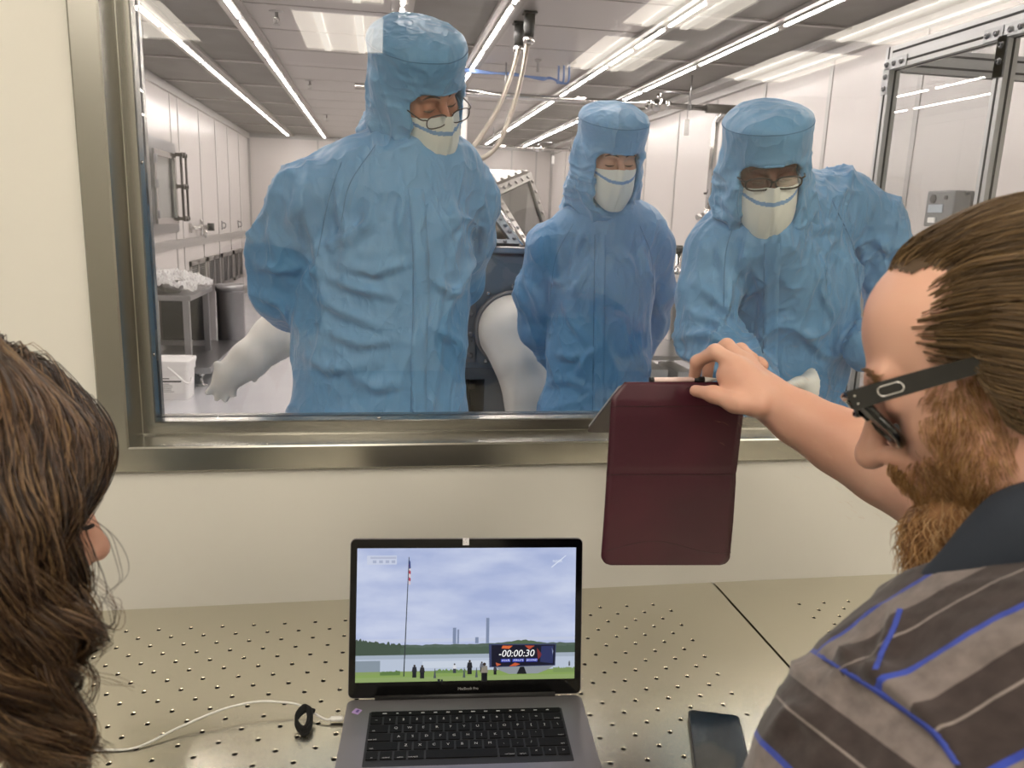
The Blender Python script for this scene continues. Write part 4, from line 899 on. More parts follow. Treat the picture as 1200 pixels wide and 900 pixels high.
def head_field(lo=(-.1, -.15, -.2), hi=(.1, .13, .15), h=.0035, nose=1.0, neck=((0, .03, -.07), (0, .055, -.19), .056, .06), jaw=1.0, ears=True, lids=True, cran=(.042, .090), fore=-.042, eary=0.0):
    s = SDF(lo, hi, h)
    s.ell((0, .012, cran[0]), (.077, .098, cran[1]), k=.02); s.ell((0, fore, .050), (.058, .048, .052), k=.03)
    s.ell((0, -.028, -.045), (.058 * jaw, .064, .062), k=.04); s.ell((0, -.074, -.094), (.024 * jaw, .020, .017), k=.03)
    for q in (-1, 1):
        s.ell((q * .040, -.060, -.018), (.024, .024, .024), k=.025); s.ell((q * .052, -.02, -.062), (.016 * jaw, .035, .026), k=.03)
    for q in (-1, 1): s.ell((q * .031, -.100, .008), (.021, .015, .0125), k=.016, mode='s')
    for q in (-1, 1):
        s.cone((q * .012, -.091, .030), (q * .046, -.080, .029), .0085, .006, .014)
        if lids: s.ell((q * .031, -.0790, .006), (.0150, .0125, .0125), k=.006); s.cone((q * .018, -.0905, .0035), (q * .045, -.082, .0035), .0022, .002, .004)
    s.cone((0, -.090, .020), (0, -.1135 * nose, -.018), .0085, .0100, .012); s.ell((0, -.1150 * nose, -.024), (.0115, .0115, .0100), k=.010)
    for q in (-1, 1): s.ell((q * .0125, -.1020, -.028), (.0080, .0100, .0078), k=.008); s.ell((q * .0065, -.108, -.0345), (.0035, .005, .004), k=.004, mode='s')
    s.ell((0, -.088, -.052), (.026, .014, .018), k=.02); s.cone((-.019, -.090, -.0525), (.019, -.090, -.0525), .0045, .0045, .004); s.cone((-.016, -.0905, -.0625), (.016, -.0905, -.0625), .0055, .0055, .004)
    s.cone((-.025, -.100, -.0575), (.025, -.100, -.0575), .0045, .0045, .003, 's')
    if ears:
        for q in (-1, 1):
            s.ell((q * .080, .016 + eary, .004), (.008, .020, .030), k=.008); s.ell((q * .088, .012 + eary, .006), (.006, .011, .018), k=.005, mode='s'); s.ell((q * .081, .008 + eary, -.024), (.006, .009, .010), k=.006)
    s.cone(neck[0], neck[1], neck[2], neck[3], .035)
    return s
def folds_apply(V, N_, folds):
    """cloth relief: folds = [(polyline px, width px, height m)]; acts on the surface that faces the window"""
    px, py, dep = proj_np(V); view = V - np.array([0, 0, CAMZ]); view /= np.linalg.norm(view, axis=1, keepdims=True); face = np.clip(-(N_ * view).sum(1) * 1.6, 0, 1); disp = np.zeros(len(V))
    for pts, w, a in folds:
        best = np.full(len(V), 1e9); sg = np.zeros(len(V)); tt = np.zeros(len(V)); n = len(pts) - 1
        for i in range(n):
            ax_, ay = pts[i]; bx_, by_ = pts[i + 1]; dx, dy = bx_ - ax_, by_ - ay; L2 = dx * dx + dy * dy; t = np.clip(((px - ax_) * dx + (py - ay) * dy) / L2, 0, 1)
            ex, ey = px - ax_ - t * dx, py - ay - t * dy; d = np.hypot(ex, ey); m_ = d < best; best[m_] = d[m_]; sg[m_] = np.sign(ex * dy - ey * dx)[m_]; tt[m_] = ((i + t) / n)[m_]
        q = best / w; taper = np.clip(np.sin(np.clip(tt, .02, .98) * PI), 0, 1) ** .6
        disp += a * taper * (q * sg * np.exp(-q * q * .5) * 1.2 + .5 * np.exp(-(q - 1.2) ** 2))
    return V + N_ * (disp * face)[:, None]
def wrinkle(V, N_, amp, seed, sc=9, st=(1, 1, .55)):
    P = V * np.array(st); w = np.stack([vnoise(P, 5, seed + k) for k in range(3)], 1) - .5
    r1 = 1 - np.abs(vnoise(P + w * .22, sc, seed + 5) - .5) * 2; r2 = 1 - np.abs(vnoise(P + w * .15, sc * 2.3, seed + 8) - .5) * 2; mod = vnoise(V, 4, seed + 11)
    return V + N_ * (amp * (r1 ** 7 * 1.9 - .3) * mod + amp * .7 * (r2 ** 6 - .2) * mod + amp * .35 * (1 - np.abs(vnoise(P + w * .1, sc * 4.6, seed + 15) - .5) * 2) ** 5 * mod + (vnoise(V, 3.2, seed + 3) - .5) * amp * 1.6)[:, None]
def cam_hit(bvh, px, py, off=.002):
    r = Vector(ray(px, py)).normalized(); o = Vector((0, 0, CAMZ)); loc, n, i, d = bvh.ray_cast(o, r)
    if loc is None: return None, None
    if n.dot(r) > 0: n = -n
    return loc + n * off, n
def bvh_of(o):
    me = o.data; return BVHTree.FromPolygons([v.co for v in me.vertices], [tuple(p.vertices) for p in me.polygons])
def drape_tube(name, bvh, pts, r, m_, parent, off=.0, n=60, wob=0):
    path = [];
    for q in bez([(a, b_, 0) for a, b_ in pts], n):
        l, _ = cam_hit(bvh, q.x, q.y, off)
        if l is not None and (not path or (l - path[-1]).length < .06): path.append(l)
    if len(path) < 3: return None
    for _ in range(2): path = [path[0]] + [(path[i - 1] + path[i] * 2 + path[i + 1]) / 4 for i in range(1, len(path) - 1)] + [path[-1]]
    b = MB(); b.smooth = True; b.tube(path, r, 6); return b.build(name, m_, parent)
def drape_strip(name, bvh, pts, wpx, m_, parent, off=.004, n=70, th=.003):
    L, R_, rows = [], [], []
    c = bez([(a, b_, 0) for a, b_ in pts], n)
    for i, q in enumerate(c):
        row = []
        for s_ in (-1, -.5, 0, .5, 1):
            l, nn = cam_hit(bvh, q.x + s_ * wpx / 2, q.y, off)
            if l is None: row = None; break
            row.append((l, nn))
        if row: rows.append(row)
    if len(rows) < 3: return None
    co = np.array([[list(a[0]) for a in r_] for r_ in rows]); no = np.array([[list(a[1]) for a in r_] for r_ in rows])
    for _ in range(3): co[1:-1] = (co[:-2] + 2 * co[1:-1] + co[2:]) / 4
    top = co; bot = co - no * (th + .004); m = len(rows); k = 5; V = np.concatenate([top.reshape(-1, 3), bot.reshape(-1, 3)]); F = []
    for i in range(m - 1):
        for j in range(k - 1): a = i * k + j; F.append((a, a + 1, a + k + 1, a + k))
        a = i * k; F.append((a, a + k, a + k + m * k, a + m * k)); a = i * k + k - 1; F.append((a, a + m * k, a + k + m * k, a + k))
    return arr_mesh(name, V, F, m_, parent)
class Dry(SDF):
    def __init__(s): s.lo = np.full(3, 1e9); s.hi = np.full(3, -1e9)
    def put(s, lo, hi, fn, k=.02, mode='u'): s.lo = np.minimum(s.lo, lo); s.hi = np.maximum(s.hi, hi); return s
# ---- cleanroom clothing
def cloth_mat(name, a, b):
    m_ = mat(name, a, .45, sheen=.2, var=(5, b, (1, 1, 1), .3, .7), spec=.45)
    nt = m_.node_tree; N = nt.nodes; L = nt.links; pb = N['Principled BSDF']; tc = N.new('ShaderNodeTexCoord'); mp = N.new('ShaderNodeMapping'); mp.inputs['Scale'].default_value = (1, 1, .6); L.new(tc.outputs['Object'], mp.inputs[0]); prev = None
    for sc_, st, ds, seed in ((7.0, .55, .012, 0), (17.0, .45, .005, 3.7), (60, .2, .001, 1.1)):
        n = N.new('ShaderNodeTexNoise'); n.noise_dimensions = '4D'; n.inputs['W'].default_value = seed; n.inputs['Scale'].default_value = sc_; n.inputs['Detail'].default_value = 2; n.inputs['Distortion'].default_value = .6; L.new(mp.outputs[0], n.inputs['Vector'])
        s1 = N.new('ShaderNodeMath'); s1.operation = 'SUBTRACT'; s1.inputs[1].default_value = .5; s2 = N.new('ShaderNodeMath'); s2.operation = 'ABSOLUTE'; s3 = N.new('ShaderNodeMath'); s3.operation = 'MULTIPLY_ADD'; s3.inputs[1].default_value = -2; s3.inputs[2].default_value = 1; s4 = N.new('ShaderNodeMath'); s4.operation = 'POWER'; s4.inputs[1].default_value = 5
        L.new(n.outputs[0], s1.inputs[0]); L.new(s1.outputs[0], s2.inputs[0]); L.new(s2.outputs[0], s3.inputs[0]); L.new(s3.outputs[0], s4.inputs[0])
        bp = N.new('ShaderNodeBump'); bp.inputs['Strength'].default_value = st; bp.inputs['Distance'].default_value = ds; L.new(s4.outputs[0], bp.inputs['Height'])
        if prev: L.new(prev.outputs[0], bp.inputs['Normal'])
        prev = bp
    L.new(prev.outputs[0], pb.inputs['Normal']); return m_
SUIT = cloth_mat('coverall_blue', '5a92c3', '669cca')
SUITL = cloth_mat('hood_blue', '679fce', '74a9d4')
SEAMB = mat('seam_stitch_blue', '4c7aa6', .7)
MASKW = mat('mask_white', 'e9ece6', .65, bump=(90, .2, .001, (3, 3, .4)))
MASKB = mat('mask_blue_binding', '7fa6d2', .6)
GLV = mat('glove_white', 'e9e9e6', .5, bump=(70, .3, .002))
FRM = mat('spectacle_frame', '4a4240', .3, .7)
LENS = glass_mat('spectacle_lens', (.93, .94, .95), .08)
LASH = mat('lash_dark', '2a211d', .8)
BROW = mat('brow_hair', '5a4334', .8)
def make_hood(F_, parent, seed, cape=1.0, lean=(0, .0)):
    """pillbox hood with a face opening; local frame: x = wearer's left, -y = forward, z = up"""
    s = SDF((-.19, -.19, -.27), (.19, .21, .20), .0045)
    def crown(X, Y, Z):
        g = 1 + .8 * np.minimum(Z - .110, 0) ; k = nz((X / (.106 * g)) ** 2 + ((Y - .010) / (.125 * g)) ** 2); side = (k - 1) * .110
        kk = nz((X / .108) ** 2 + ((Y - .010) / .127) ** 2); top = (Z - (.103 + .050 * np.sqrt(np.maximum(1 - kk ** 2.4 * .97, 0)))) * .8; m_ = np.maximum(side, top) + np.maximum(.006 - np.abs(side - top), 0) ** 2 / .024
        return np.maximum(m_, -(Z + .01))
    s.put((-.13, -.13, -.02), (.13, .15, .18), crown, .01)
    s.ell((0, .010, -.015), (.098, .112, .115), k=.03); s.ell((0, .005, -.080), (.093, .100, .092), k=.04)
    s.chain([(0, .01, -.09), (lean[0] * .5, .03, -.15), (lean[0], .05, -.20)], [.090, .100 * cape, .112 * cape], .05)
    # puckered sides behind the opening
    for q in (-1, 1): s.cone((q * .088, .025, .03), (q * .092, .01, -.12), .018, .026, .03)
    def hole(X, Y, Z):
        k = nz((X / .067) ** 2 + 0 * Y + 0 * Z); zz = (Z + .0530); cx = .070 - .008 * np.clip((-Z - .07) / .06, 0, 1)
        d2 = np.abs(X) - cx; d = nz(np.maximum(d2 + .03, 0) ** 2 + np.maximum(np.abs(zz) - .092 + .03, 0) ** 2) - .03
        return np.maximum(d, Y + .035)
    s.put((-.08, -.25, -.16), (.08, -.03, .06), hole, .006, 's')
    V, F = s.mesh(); V = smooth_v(V, F, 2); N_ = vnormals(V, F)
    amp = .009; P = V * np.array([1, 1, 1.0]); low = np.clip((.09 - V[:, 2]) / .12, .25, 1)
    w = np.stack([vnoise(P, 9, seed + k) for k in range(3)], 1) - .5; r = 1 - np.abs(vnoise(P + w * .10, 15, seed + 4) - .5) * 2
    r2 = 1 - np.abs(vnoise(P * np.array([1, 1, 2.4]) + w * .08, 20, seed + 6) - .5) * 2
    V = V + N_ * (amp * low * (r ** 3 * 1.3 - .4 + .8 * (r2 ** 4)) + .004 * (vnoise(V, 8, seed) - .5))[:, None]
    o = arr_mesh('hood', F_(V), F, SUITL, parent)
    bv = BVHTree.FromPolygons([tuple(v) for v in V], [tuple(int(i) for i in f) for f in F])
    def around(zf, a0, a1, r_=.0011, n=90, name='hood_seam'):
        pts = []
        for i in range(n + 1):
            a = a0 + (a1 - a0) * i / n; d = Vector((math.sin(a), -math.cos(a), 0)); z_ = zf(a); l, nn, _, _ = bv.ray_cast(Vector((0, .01, z_)) + d * .4, -d)
            if l is not None: pts.append(F_.v(*(l + d * .0004)))
        b = MB(); b.smooth = True; b.tube(pts, r_ * F_.sc, 6, cap=False); return b.build(name, SEAMB, o)
    around(lambda a: .111 + .004 * math.cos(a), -PI, PI, .0010)
    # hem roll round the face opening
    pts = []; M_ = 72
    for i in range(M_ + 1):
        a = 2 * PI * i / M_; ex = .0715 * (abs(math.cos(a)) ** .75) * math.copysign(1, math.cos(a)); ez = -.0530 + .094 * (abs(math.sin(a)) ** .8) * math.copysign(1, math.sin(a))
        ex *= 1 - .12 * max(0, min(1, (-ez - .07) / .06)); l, nn, _, _ = bv.ray_cast(Vector((ex * 1.06, -.4, ez + .001)), Vector((0, 1, 0)))
        if l is not None and l.y < -.03: pts.append(l)
    pts2 = [F_.v(*((pts[i - 1] + pts[i] * 2 + pts[(i + 1) % len(pts)]) / 4)) for i in range(len(pts))] ; b = MB(); b.smooth = True; b.tube(pts2 + [pts2[0]], .0032 * F_.sc, 8, cap=False); b.build('hood_hem', SUITL, o)
    return o
def make_mask(F_, parent, pleat=1.0, drop=0.0):
    n, m = 56, 56; V = np.zeros((n + 1, m + 1, 3)); U = np.linspace(-1, 1, n + 1)[:, None]; T = np.linspace(0, 1, m + 1)[None, :]
    w = .070 - .002 * T - .016 * np.clip((T - .55) / .45, 0, 1) ** 2.2; x = U * w
    top = .002 + .008 * np.exp(-(U / .25) ** 2) - .012 * U ** 2 + .004 * np.abs(U); z = top * (1 - T) + (-.133 + .024 * np.abs(U) ** 3) * T - drop
    bulge = .86 + .34 * np.sin(PI * np.clip(T * .85 + .1, 0, 1)); prof = np.clip(1 - np.abs(U) ** 2.2, 0, 1) ** .62
    y = -(.050 + .064 * prof * bulge) - .008 * np.exp(-(U / .14) ** 2) * np.exp(-((T - .28) / .3) ** 2)
    y = y - .016 * np.exp(-(U / .17) ** 2) * np.exp(-(T / .22) ** 2)
    y = y + .0025 * pleat * np.exp(-(U / .035) ** 2) * np.clip((T - .25) * 3, 0, 1)
    V[..., 0] = x; V[..., 1] = y; V[..., 2] = z; Vf = V.reshape(-1, 3)
    Vf[:, 1] += .0018 * (vnoise(Vf * np.array([2.4, 1, .6]), 45, 4) - .5) * 2
    F = []; mi = []
    for i in range(n):
        for j in range(m):
            a = i * (m + 1) + j; F.append((a, a + 1, a + m + 2, a + m + 1)); u = (i + .5) / n * 2 - 1; t = (j + .5) / m; tb = .10 + .17 * (1 - u * u)
            mi.append(1 if abs(t - tb) < .035 or t > .985 else 0)
    k = len(Vf); V2 = Vf.copy(); V2[:, 1] += .0015; F2 = [tuple(q + k for q in f[::-1]) for f in F]
    return arr_mesh('face_mask', F_(np.concatenate([Vf, V2])), F + F2, [MASKW, MASKB], parent, midx=mi + mi)
def make_glasses(F_, parent, kind='thin', dz=0.0, dy=0.0, r=.0013, w=.027, h=.018, m_=None):
    m_ = m_ or FRM; t = empty('spectacles', F_.v(0, -.12, 0)); place(t, parent) if parent else None
    t.parent = parent; t.matrix_parent_inverse = wmat(parent).inverted() if parent else Matrix()
    b = MB(); b.smooth = True
    def pt(x, z, q): return F_.v(q * .034 + x, -.1165 - dy + .25 * abs(q * .034 + x) ** 1.0 * .28, z - dz)
    for q in (-1, 1):
        loop = [pt(w * math.copysign(abs(math.cos(a)) ** .7, math.cos(a)), h * math.copysign(abs(math.sin(a)) ** .75, math.sin(a)) * (1 if math.sin(a) < 0 else .85), q) for a in [2 * PI * i / 40 for i in range(41)]]
        b.tube(loop, r, 6, cap=False)
        b.tube(bez([pt(q * w, h * .45, q), F_.v(q * .072, -.098 - dy, h * .5 - dz), F_.v(q * .078, -.04, .006), F_.v(q * .080, .01, .012)], 16), r * 1.1, 6)
    b.tube(bez([pt(w, 2e-3, -1), F_.v(0, -.122 - dy, .006 - dz), pt(-w, 2e-3, 1)], 10), r, 6)
    b.build('frame', m_, t)
    for q in (-1, 1):
        b = MB(); lp = [pt(w * .97 * math.copysign(abs(math.cos(a)) ** .7, math.cos(a)), h * .97 * math.copysign(abs(math.sin(a)) ** .75, math.sin(a)) * (1 if math.sin(a) < 0 else .85), q) for a in [2 * PI * i / 28 for i in range(28)]]
        b.add(lp, [tuple(range(28))]); b.build('lens', LENS, t, fixn=False)
    return t
def add_brows(F_, bvl, parent, m_, thick=.0022, zb=.030):
    b = MB(); b.smooth = True
    for q in (-1, 1):
        pts = []
        for i in range(9):
            x_ = q * (.012 + .037 * i / 8); z_ = zb + .006 * math.sin(i / 8 * PI) - .002 * i / 8; l, n, _, _ = bvl.ray_cast(Vector((x_, -.3, z_)), Vector((0, 1, 0)))
            if l is not None: pts.append(F_.v(l.x, l.y - .0002, l.z))
        b.tube(pts, [thick * (.6 + .5 * math.sin(k / 8 * PI)) for k in range(len(pts))], 6)
        pts = []
        for i in range(9):
            x_ = q * (.018 + .027 * i / 8); z_ = .0005 - .0015 * math.sin(i / 8 * PI); l, n, _, _ = bvl.ray_cast(Vector((x_, -.3, z_)), Vector((0, 1, 0)))
            if l is not None: pts.append(F_.v(l.x, l.y - .0006, l.z))
        b.tube(pts, [.0008, .0014, .0019, .0022, .0023, .0022, .0018, .0014, .0008][:len(pts)], 6)
    return b.build('brows_and_lashes', m_, parent)
def worker(label, headpos, yaw, pitch, roll, sc, joints, folds, seed, skin, glasses=None, box=None, h=.0055, seams=(), placket=None, gloves=None, lean=(0, 0), wr=.014, maskdrop=0):
    root = empty('person', (headpos[0], headpos[1] + .02, 0), label, 'person')
    F_ = Frame(headpos, rotm(yaw, pitch, roll), sc)
    hf = head_field(ears=False, h=.004); V, F = hf.mesh(); V = smooth_v(V, F, 1)
    arr_mesh('body', F_(V), F, skin, root)
    bvl = BVHTree.FromPolygons([tuple(v) for v in V], [tuple(int(i) for i in f) for f in F])
    add_brows(F_, bvl, root, BROW)
    make_hood(F_, root, seed, lean=lean); make_mask(F_, root, drop=maskdrop)
    if glasses: make_glasses(F_, root, **glasses)
    dry = Dry(); joints(dry); s = SDF(dry.lo - .02, dry.hi + .02, h); joints(s)
    V, F = s.mesh(); V = smooth_v(V, F, 2); N_ = vnormals(V, F); V = wrinkle(V, N_, wr, seed * 3); V = smooth_v(V, F, 1, .4); N_ = vnormals(V, F); V = folds_apply(V, N_, folds)
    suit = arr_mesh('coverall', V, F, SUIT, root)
    bv = BVHTree.FromPolygons([tuple(v) for v in V], [tuple(int(i) for i in f) for f in F])
    if placket: drape_strip('front_placket', bv, placket[0], placket[1], SUIT, suit, off=.005)
    for sm in seams: drape_tube('seam', bv, sm, .0011, SEAMB, suit)
    if gloves: gloves(root)
    return root
# ================================================================ the three workers in blue coveralls
SK1 = skin_mat('skin_tall_worker', 'c08a72', 'b37a64'); SK2 = skin_mat('skin_middle_worker', 'd9ac94', 'cf9c86'); SK3 = skin_mat('skin_right_worker', '6f4635', '60392b')
def legs(s, hipL, hipR, y, r=.10, ff=1.0):
    for hx, k in ((hipL, -1), (hipR, 1)):
        s.chain([(hx, y, .82), (hx, y + .01, .45), (hx, y + .015, .10)], [r + .03, r, r * .82], .06); s.cone((hx, y + .02, .05), (hx + .0, y - .13, .045), .052, .042, .03)
FY = (0, 1, 0)
def j1(s):
    P = P3; f = (FY, 1.4)
    s.chain([P(462, 232, 1.93), P(452, 300, 1.93), P(445, 390, 1.93), P(443, 500, 1.93)], [.150, .188, .196, .212], .07, flat=f); s.cone(P(443, 500, 1.93), (P(443, 500, 1.93)[0], 1.93, .80), .212, .20, .06, flat=f)
    s.chain([P(480, 214, 1.94), P(420, 214, 1.90), P(362, 232, 1.90)], [.105, .082, .078], .06); s.chain([P(480, 196, 1.92), P(520, 205, 1.98), P(545, 235, 2.02)], [.085, .08, .075], .06)
    s.chain([P(362, 236, 1.90), P(338, 290, 1.95), P(333, 340, 2.00), P(345, 355, 2.06), P(395, 375, 2.16)], [.092, .084, .080, .074, .055], .035)
    s.chain([P(541, 235, 2.02), P(545, 280, 2.08), P(538, 330, 2.14), P(505, 365, 2.18)], [.078, .068, .060, .05], .04)
    legs(s, P(443, 500, 1.93)[0] - .10, P(443, 500, 1.93)[0] + .10, 1.94)
fold1 = [([(345, 235), (362, 280), (372, 330)], 7, .014), ([(372, 300), (355, 322), (345, 345)], 6, .012), ([(300, 318), (330, 322), (362, 318)], 6, .010), ([(300, 350), (325, 360), (345, 392)], 6, .013),
         ([(375, 300), (410, 285), (445, 262)], 7, .011), ([(380, 330), (420, 345), (455, 352)], 6, .013), ([(405, 318), (440, 326), (478, 314)], 6, .011), ([(360, 350), (400, 372), (450, 392)], 7, .012), ([(385, 395), (420, 410), (470, 405)], 7, .011),
         ([(350, 420), (385, 440), (440, 432)], 7, .011), ([(430, 225), (425, 260), (405, 285)], 6, .012), ([(395, 210), (390, 245), (400, 275)], 6, .011), ([(520, 230), (530, 270), (522, 310)], 6, .012), ([(505, 330), (525, 350), (545, 345)], 5, .011), ([(510, 390), (530, 405), (545, 435)], 6, .012),
         ([(400, 440), (440, 462), (475, 455)], 7, .011), ([(355, 200), (345, 230), (330, 262)], 7, .012), ([(318, 230), (312, 270), (318, 310)], 6, .009), ([(470, 225), (462, 260), (470, 300)], 5, .009), ([(560, 230), (566, 260), (560, 300)], 4, .011)]
w1 = worker('tall person in blue hooded coverall, white mask and thin spectacles, hands behind back', tuple(P3(490, 108, 1.88)), 38, 27, -20, .98, j1, fold1, 3, SK1, maskdrop=.012, glasses=dict(dz=.010, dy=.006, r=.0014, w=.026, h=.016), box=((-.32, 1.62, -.0), (.22, 2.36, 1.72)),
       placket=([(487, 222), (492, 280), (494, 350), (490, 420), (492, 500)], 17), seams=[[(400, 190), (385, 235), (372, 300)], [(483, 225), (484, 350), (481, 500)], [(440, 170), (410, 215), (400, 260)]], lean=(-.02, 0))
def j2(s):
    P = P3; f = (FY, 1.4)
    s.chain([P(714, 292, 2.38), P(708, 340, 2.38), P(703, 410, 2.38), P(700, 510, 2.38)], [.130, .152, .158, .180], .06, flat=f); s.cone(P(700, 510, 2.38), (P(700, 510, 2.38)[0], 2.38, .80), .180, .18, .06, flat=f)
    s.chain([P(716, 258, 2.38), P(680, 268, 2.39), P(648, 288, 2.40)], [.100, .072, .066], .05); s.chain([P(716, 262, 2.38), P(750, 270, 2.40), P(768, 288, 2.42)], [.075, .068, .062], .05)
    s.chain([P(644, 292, 2.40), P(632, 345, 2.45), P(632, 385, 2.50), P(655, 428, 2.56)], [.072, .068, .062, .048], .035); s.chain([P(766, 292, 2.42), P(771, 340, 2.47), P(764, 380, 2.52), P(745, 425, 2.57)], [.064, .058, .054, .044], .035)
    legs(s, P(700, 510, 2.38)[0] - .085, P(700, 510, 2.38)[0] + .085, 2.39, .085)
fold2 = [([(648, 300), (642, 340), (640, 370)], 5, .013), ([(640, 330), (655, 335), (662, 332)], 4, .013), ([(660, 285), (668, 310), (662, 335)], 5, .011), ([(690, 300), (672, 330), (665, 345)], 5, .011), ([(655, 350), (665, 380), (690, 415)], 5, .011), ([(745, 290), (752, 320), (765, 345)], 5, .013), ([(700, 400), (680, 420), (672, 440)], 5, .011),
         ([(650, 420), (672, 425), (695, 415)], 5, .009), ([(640, 455), (665, 450), (690, 462)], 5, .009), ([(720, 290), (735, 310), (740, 330)], 4, .009), ([(765, 350), (772, 375), (768, 400)], 4, .012), ([(735, 400), (750, 430), (765, 450)], 5, .011), ([(612, 330), (625, 355), (630, 385)], 5, .011), ([(680, 270), (672, 285), (668, 300)], 4, .011)]
w2 = worker('shorter person in blue hooded coverall and white mask standing between two others, looking down', tuple(P3(715, 183, 2.30)), 5, 22, -3, .94, j2, fold2, 8, SK2, maskdrop=.010, box=((.02, 2.12, 0), (.58, 2.74, 1.55)), h=.0055,
       placket=([(704, 275), (703, 350), (702, 420), (700, 505)], 12), seams=[[(672, 262), (652, 300), (645, 345)], [(697, 275), (696, 350), (694, 505)], [(750, 265), (763, 300), (766, 345)]], wr=.011)
def j3(s):
    P = P3; f = (FY, 1.3)
    s.chain([P(925, 300, 1.97), P(920, 350, 1.98), P(912, 420, 2.0), P(910, 520, 2.05)], [.165, .182, .182, .190], .07, flat=f); s.cone(P(910, 520, 2.05), (P(910, 520, 2.05)[0], 2.06, .80), .190, .19, .06, flat=f)
    s.cone(P(898, 285, 1.84), P(915, 345, 1.94), .098, .13, .06)
    s.chain([P(915, 262, 1.93), P(870, 272, 1.90), P(838, 295, 1.89)], [.118, .082, .07], .05); s.chain([P(930, 240, 1.96), P(985, 240, 2.0), P(1020, 262, 2.02)], [.095, .088, .085], .06)
    s.chain([P(838, 295, 1.89), P(828, 345, 1.87), P(828, 392, 1.84), P(850, 425, 1.76), P(888, 448, 1.68)], [.078, .072, .068, .062, .052], .035)
    s.chain([P(1022, 262, 2.02), P(1045, 320, 1.99), P(1052, 375, 1.93), P(1036, 398, 1.86), P(1016, 412, 1.81)], [.088, .078, .070, .060, .052], .04)
    legs(s, P(910, 520, 2.05)[0] - .09, P(910, 520, 2.05)[0] + .10, 2.07)
fold3 = [([(835, 280), (842, 320), (850, 365)], 6, .010), ([(815, 340), (840, 360), (862, 385)], 6, .010), ([(805, 375), (835, 380), (862, 400)], 6, .009), ([(800, 400), (830, 398), (855, 415)], 5, .013), ([(870, 290), (862, 330), (860, 380)], 6, .011), ([(990, 260), (1005, 300), (1010, 345)], 6, .009), ([(945, 290), (960, 330), (975, 380)], 7, .011),
         ([(880, 310), (890, 350), (885, 400)], 6, .009), ([(1020, 285), (1040, 300), (1058, 290)], 6, .012), ([(930, 260), (955, 275), (985, 272)], 6, .011), ([(1010, 340), (1000, 380), (975, 415)], 7, .012), ([(935, 390), (960, 420), (985, 425)], 6, .011), ([(1030, 340), (1045, 360), (1062, 350)], 5, .012)]
def gl3(root):
    s = SDF((.48, 1.45, .95), (1.05, 1.95, 1.32), .0045); P = P3
    s.chain([P(1016, 414, 1.80), P(992, 430, 1.755), P(964, 446, 1.72)], [.055, .050, .040], .02); s.cone(P(962, 448, 1.73), P(944, 456, 1.71), .034, .036, .02)
    for k, (a, c_) in enumerate((((944, 452), (926, 452)), ((944, 458), (924, 459)), ((946, 464), (927, 466)), ((948, 468), (932, 472)))): s.cone(P(*a, 1.705), P(*c_, 1.69), .012, .010, .013)
    s.chain([P(950, 450, 1.70), P(936, 449, 1.68), P(922, 452, 1.67)], [.015, .012, .010], .013)
    g = soft('glove', s, 1, GLV, root, .004, 30, 4); 
    s = SDF((.40, 1.45, .93), (.80, 1.85, 1.25), .0045)
    s.chain([P(880, 446, 1.69), P(905, 462, 1.68), P(922, 468, 1.69)], [.048, .036, .032], .02)
    for a, c_ in (((922, 462), (938, 468)), ((922, 468), (938, 474)), ((922, 474), (936, 481))): s.cone(P(*a, 1.68), P(*c_, 1.70), .012, .010, .013)
    soft('glove', s, 1, GLV, root, .004, 30, 6)
w3 = worker('broad person in blue hooded coverall and rimmed spectacles, gloved hands together near the window', tuple(P3(897, 198, 1.80)), -15, 22, -6, .98, j3, fold3, 14, SK3, maskdrop=.012, glasses=dict(dz=-.004, dy=-.001, r=.0021, w=.029, h=.0155, m_=mat('spectacle_frame_dark', '2e2725', .25, .3)), box=((.32, 1.55, 0), (1.12, 2.34, 1.72)),
       placket=([(905, 285), (904, 340), (903, 400), (903, 470)], 17), seams=[[(860, 262), (850, 300), (848, 360)], [(896, 285), (895, 350), (894, 470)], [(975, 235), (1000, 290), (1008, 345)]], gloves=gl3, lean=(.03, 0))
# ================================================================ people in the near room
def C3(px, py, d):
    c = RCAM @ np.array([(px - 600) / FPX * d, -(py - 450) / FPX * d, -d]); return c + np.array([0, 0, CAMZ])
def strands(name, P, r, m_, parent, taper=.35):
    """P: (S, N, 3) -> three-sided hairs, all in one mesh"""
    S, N = P.shape[:2]; T = np.gradient(P, axis=1); T /= np.linalg.norm(T, axis=2, keepdims=True) + 1e-9
    up = np.array([.31, .17, .93]); A = np.cross(T, up); A /= np.linalg.norm(A, axis=2, keepdims=True) + 1e-9; B = np.cross(T, A)
    rr = (np.broadcast_to(np.asarray(r, float).reshape(-1, 1), (S, N)) * (1 - (1 - taper) * np.linspace(0, 1, N)[None, :] ** 2))[..., None]
    V = np.stack([P + rr * (A * math.cos(k * 2.0944) + B * math.sin(k * 2.0944)) for k in range(3)], 2).reshape(-1, 3)
    base = (np.arange(S)[:, None] * N + np.arange(N - 1)[None, :]) * 3; F = np.concatenate([np.stack([base + k, base + (k + 1) % 3, base + 3 + (k + 1) % 3, base + 3 + k], -1).reshape(-1, 4) for k in range(3)])
    return arr_mesh(name, V, F, m_, parent)
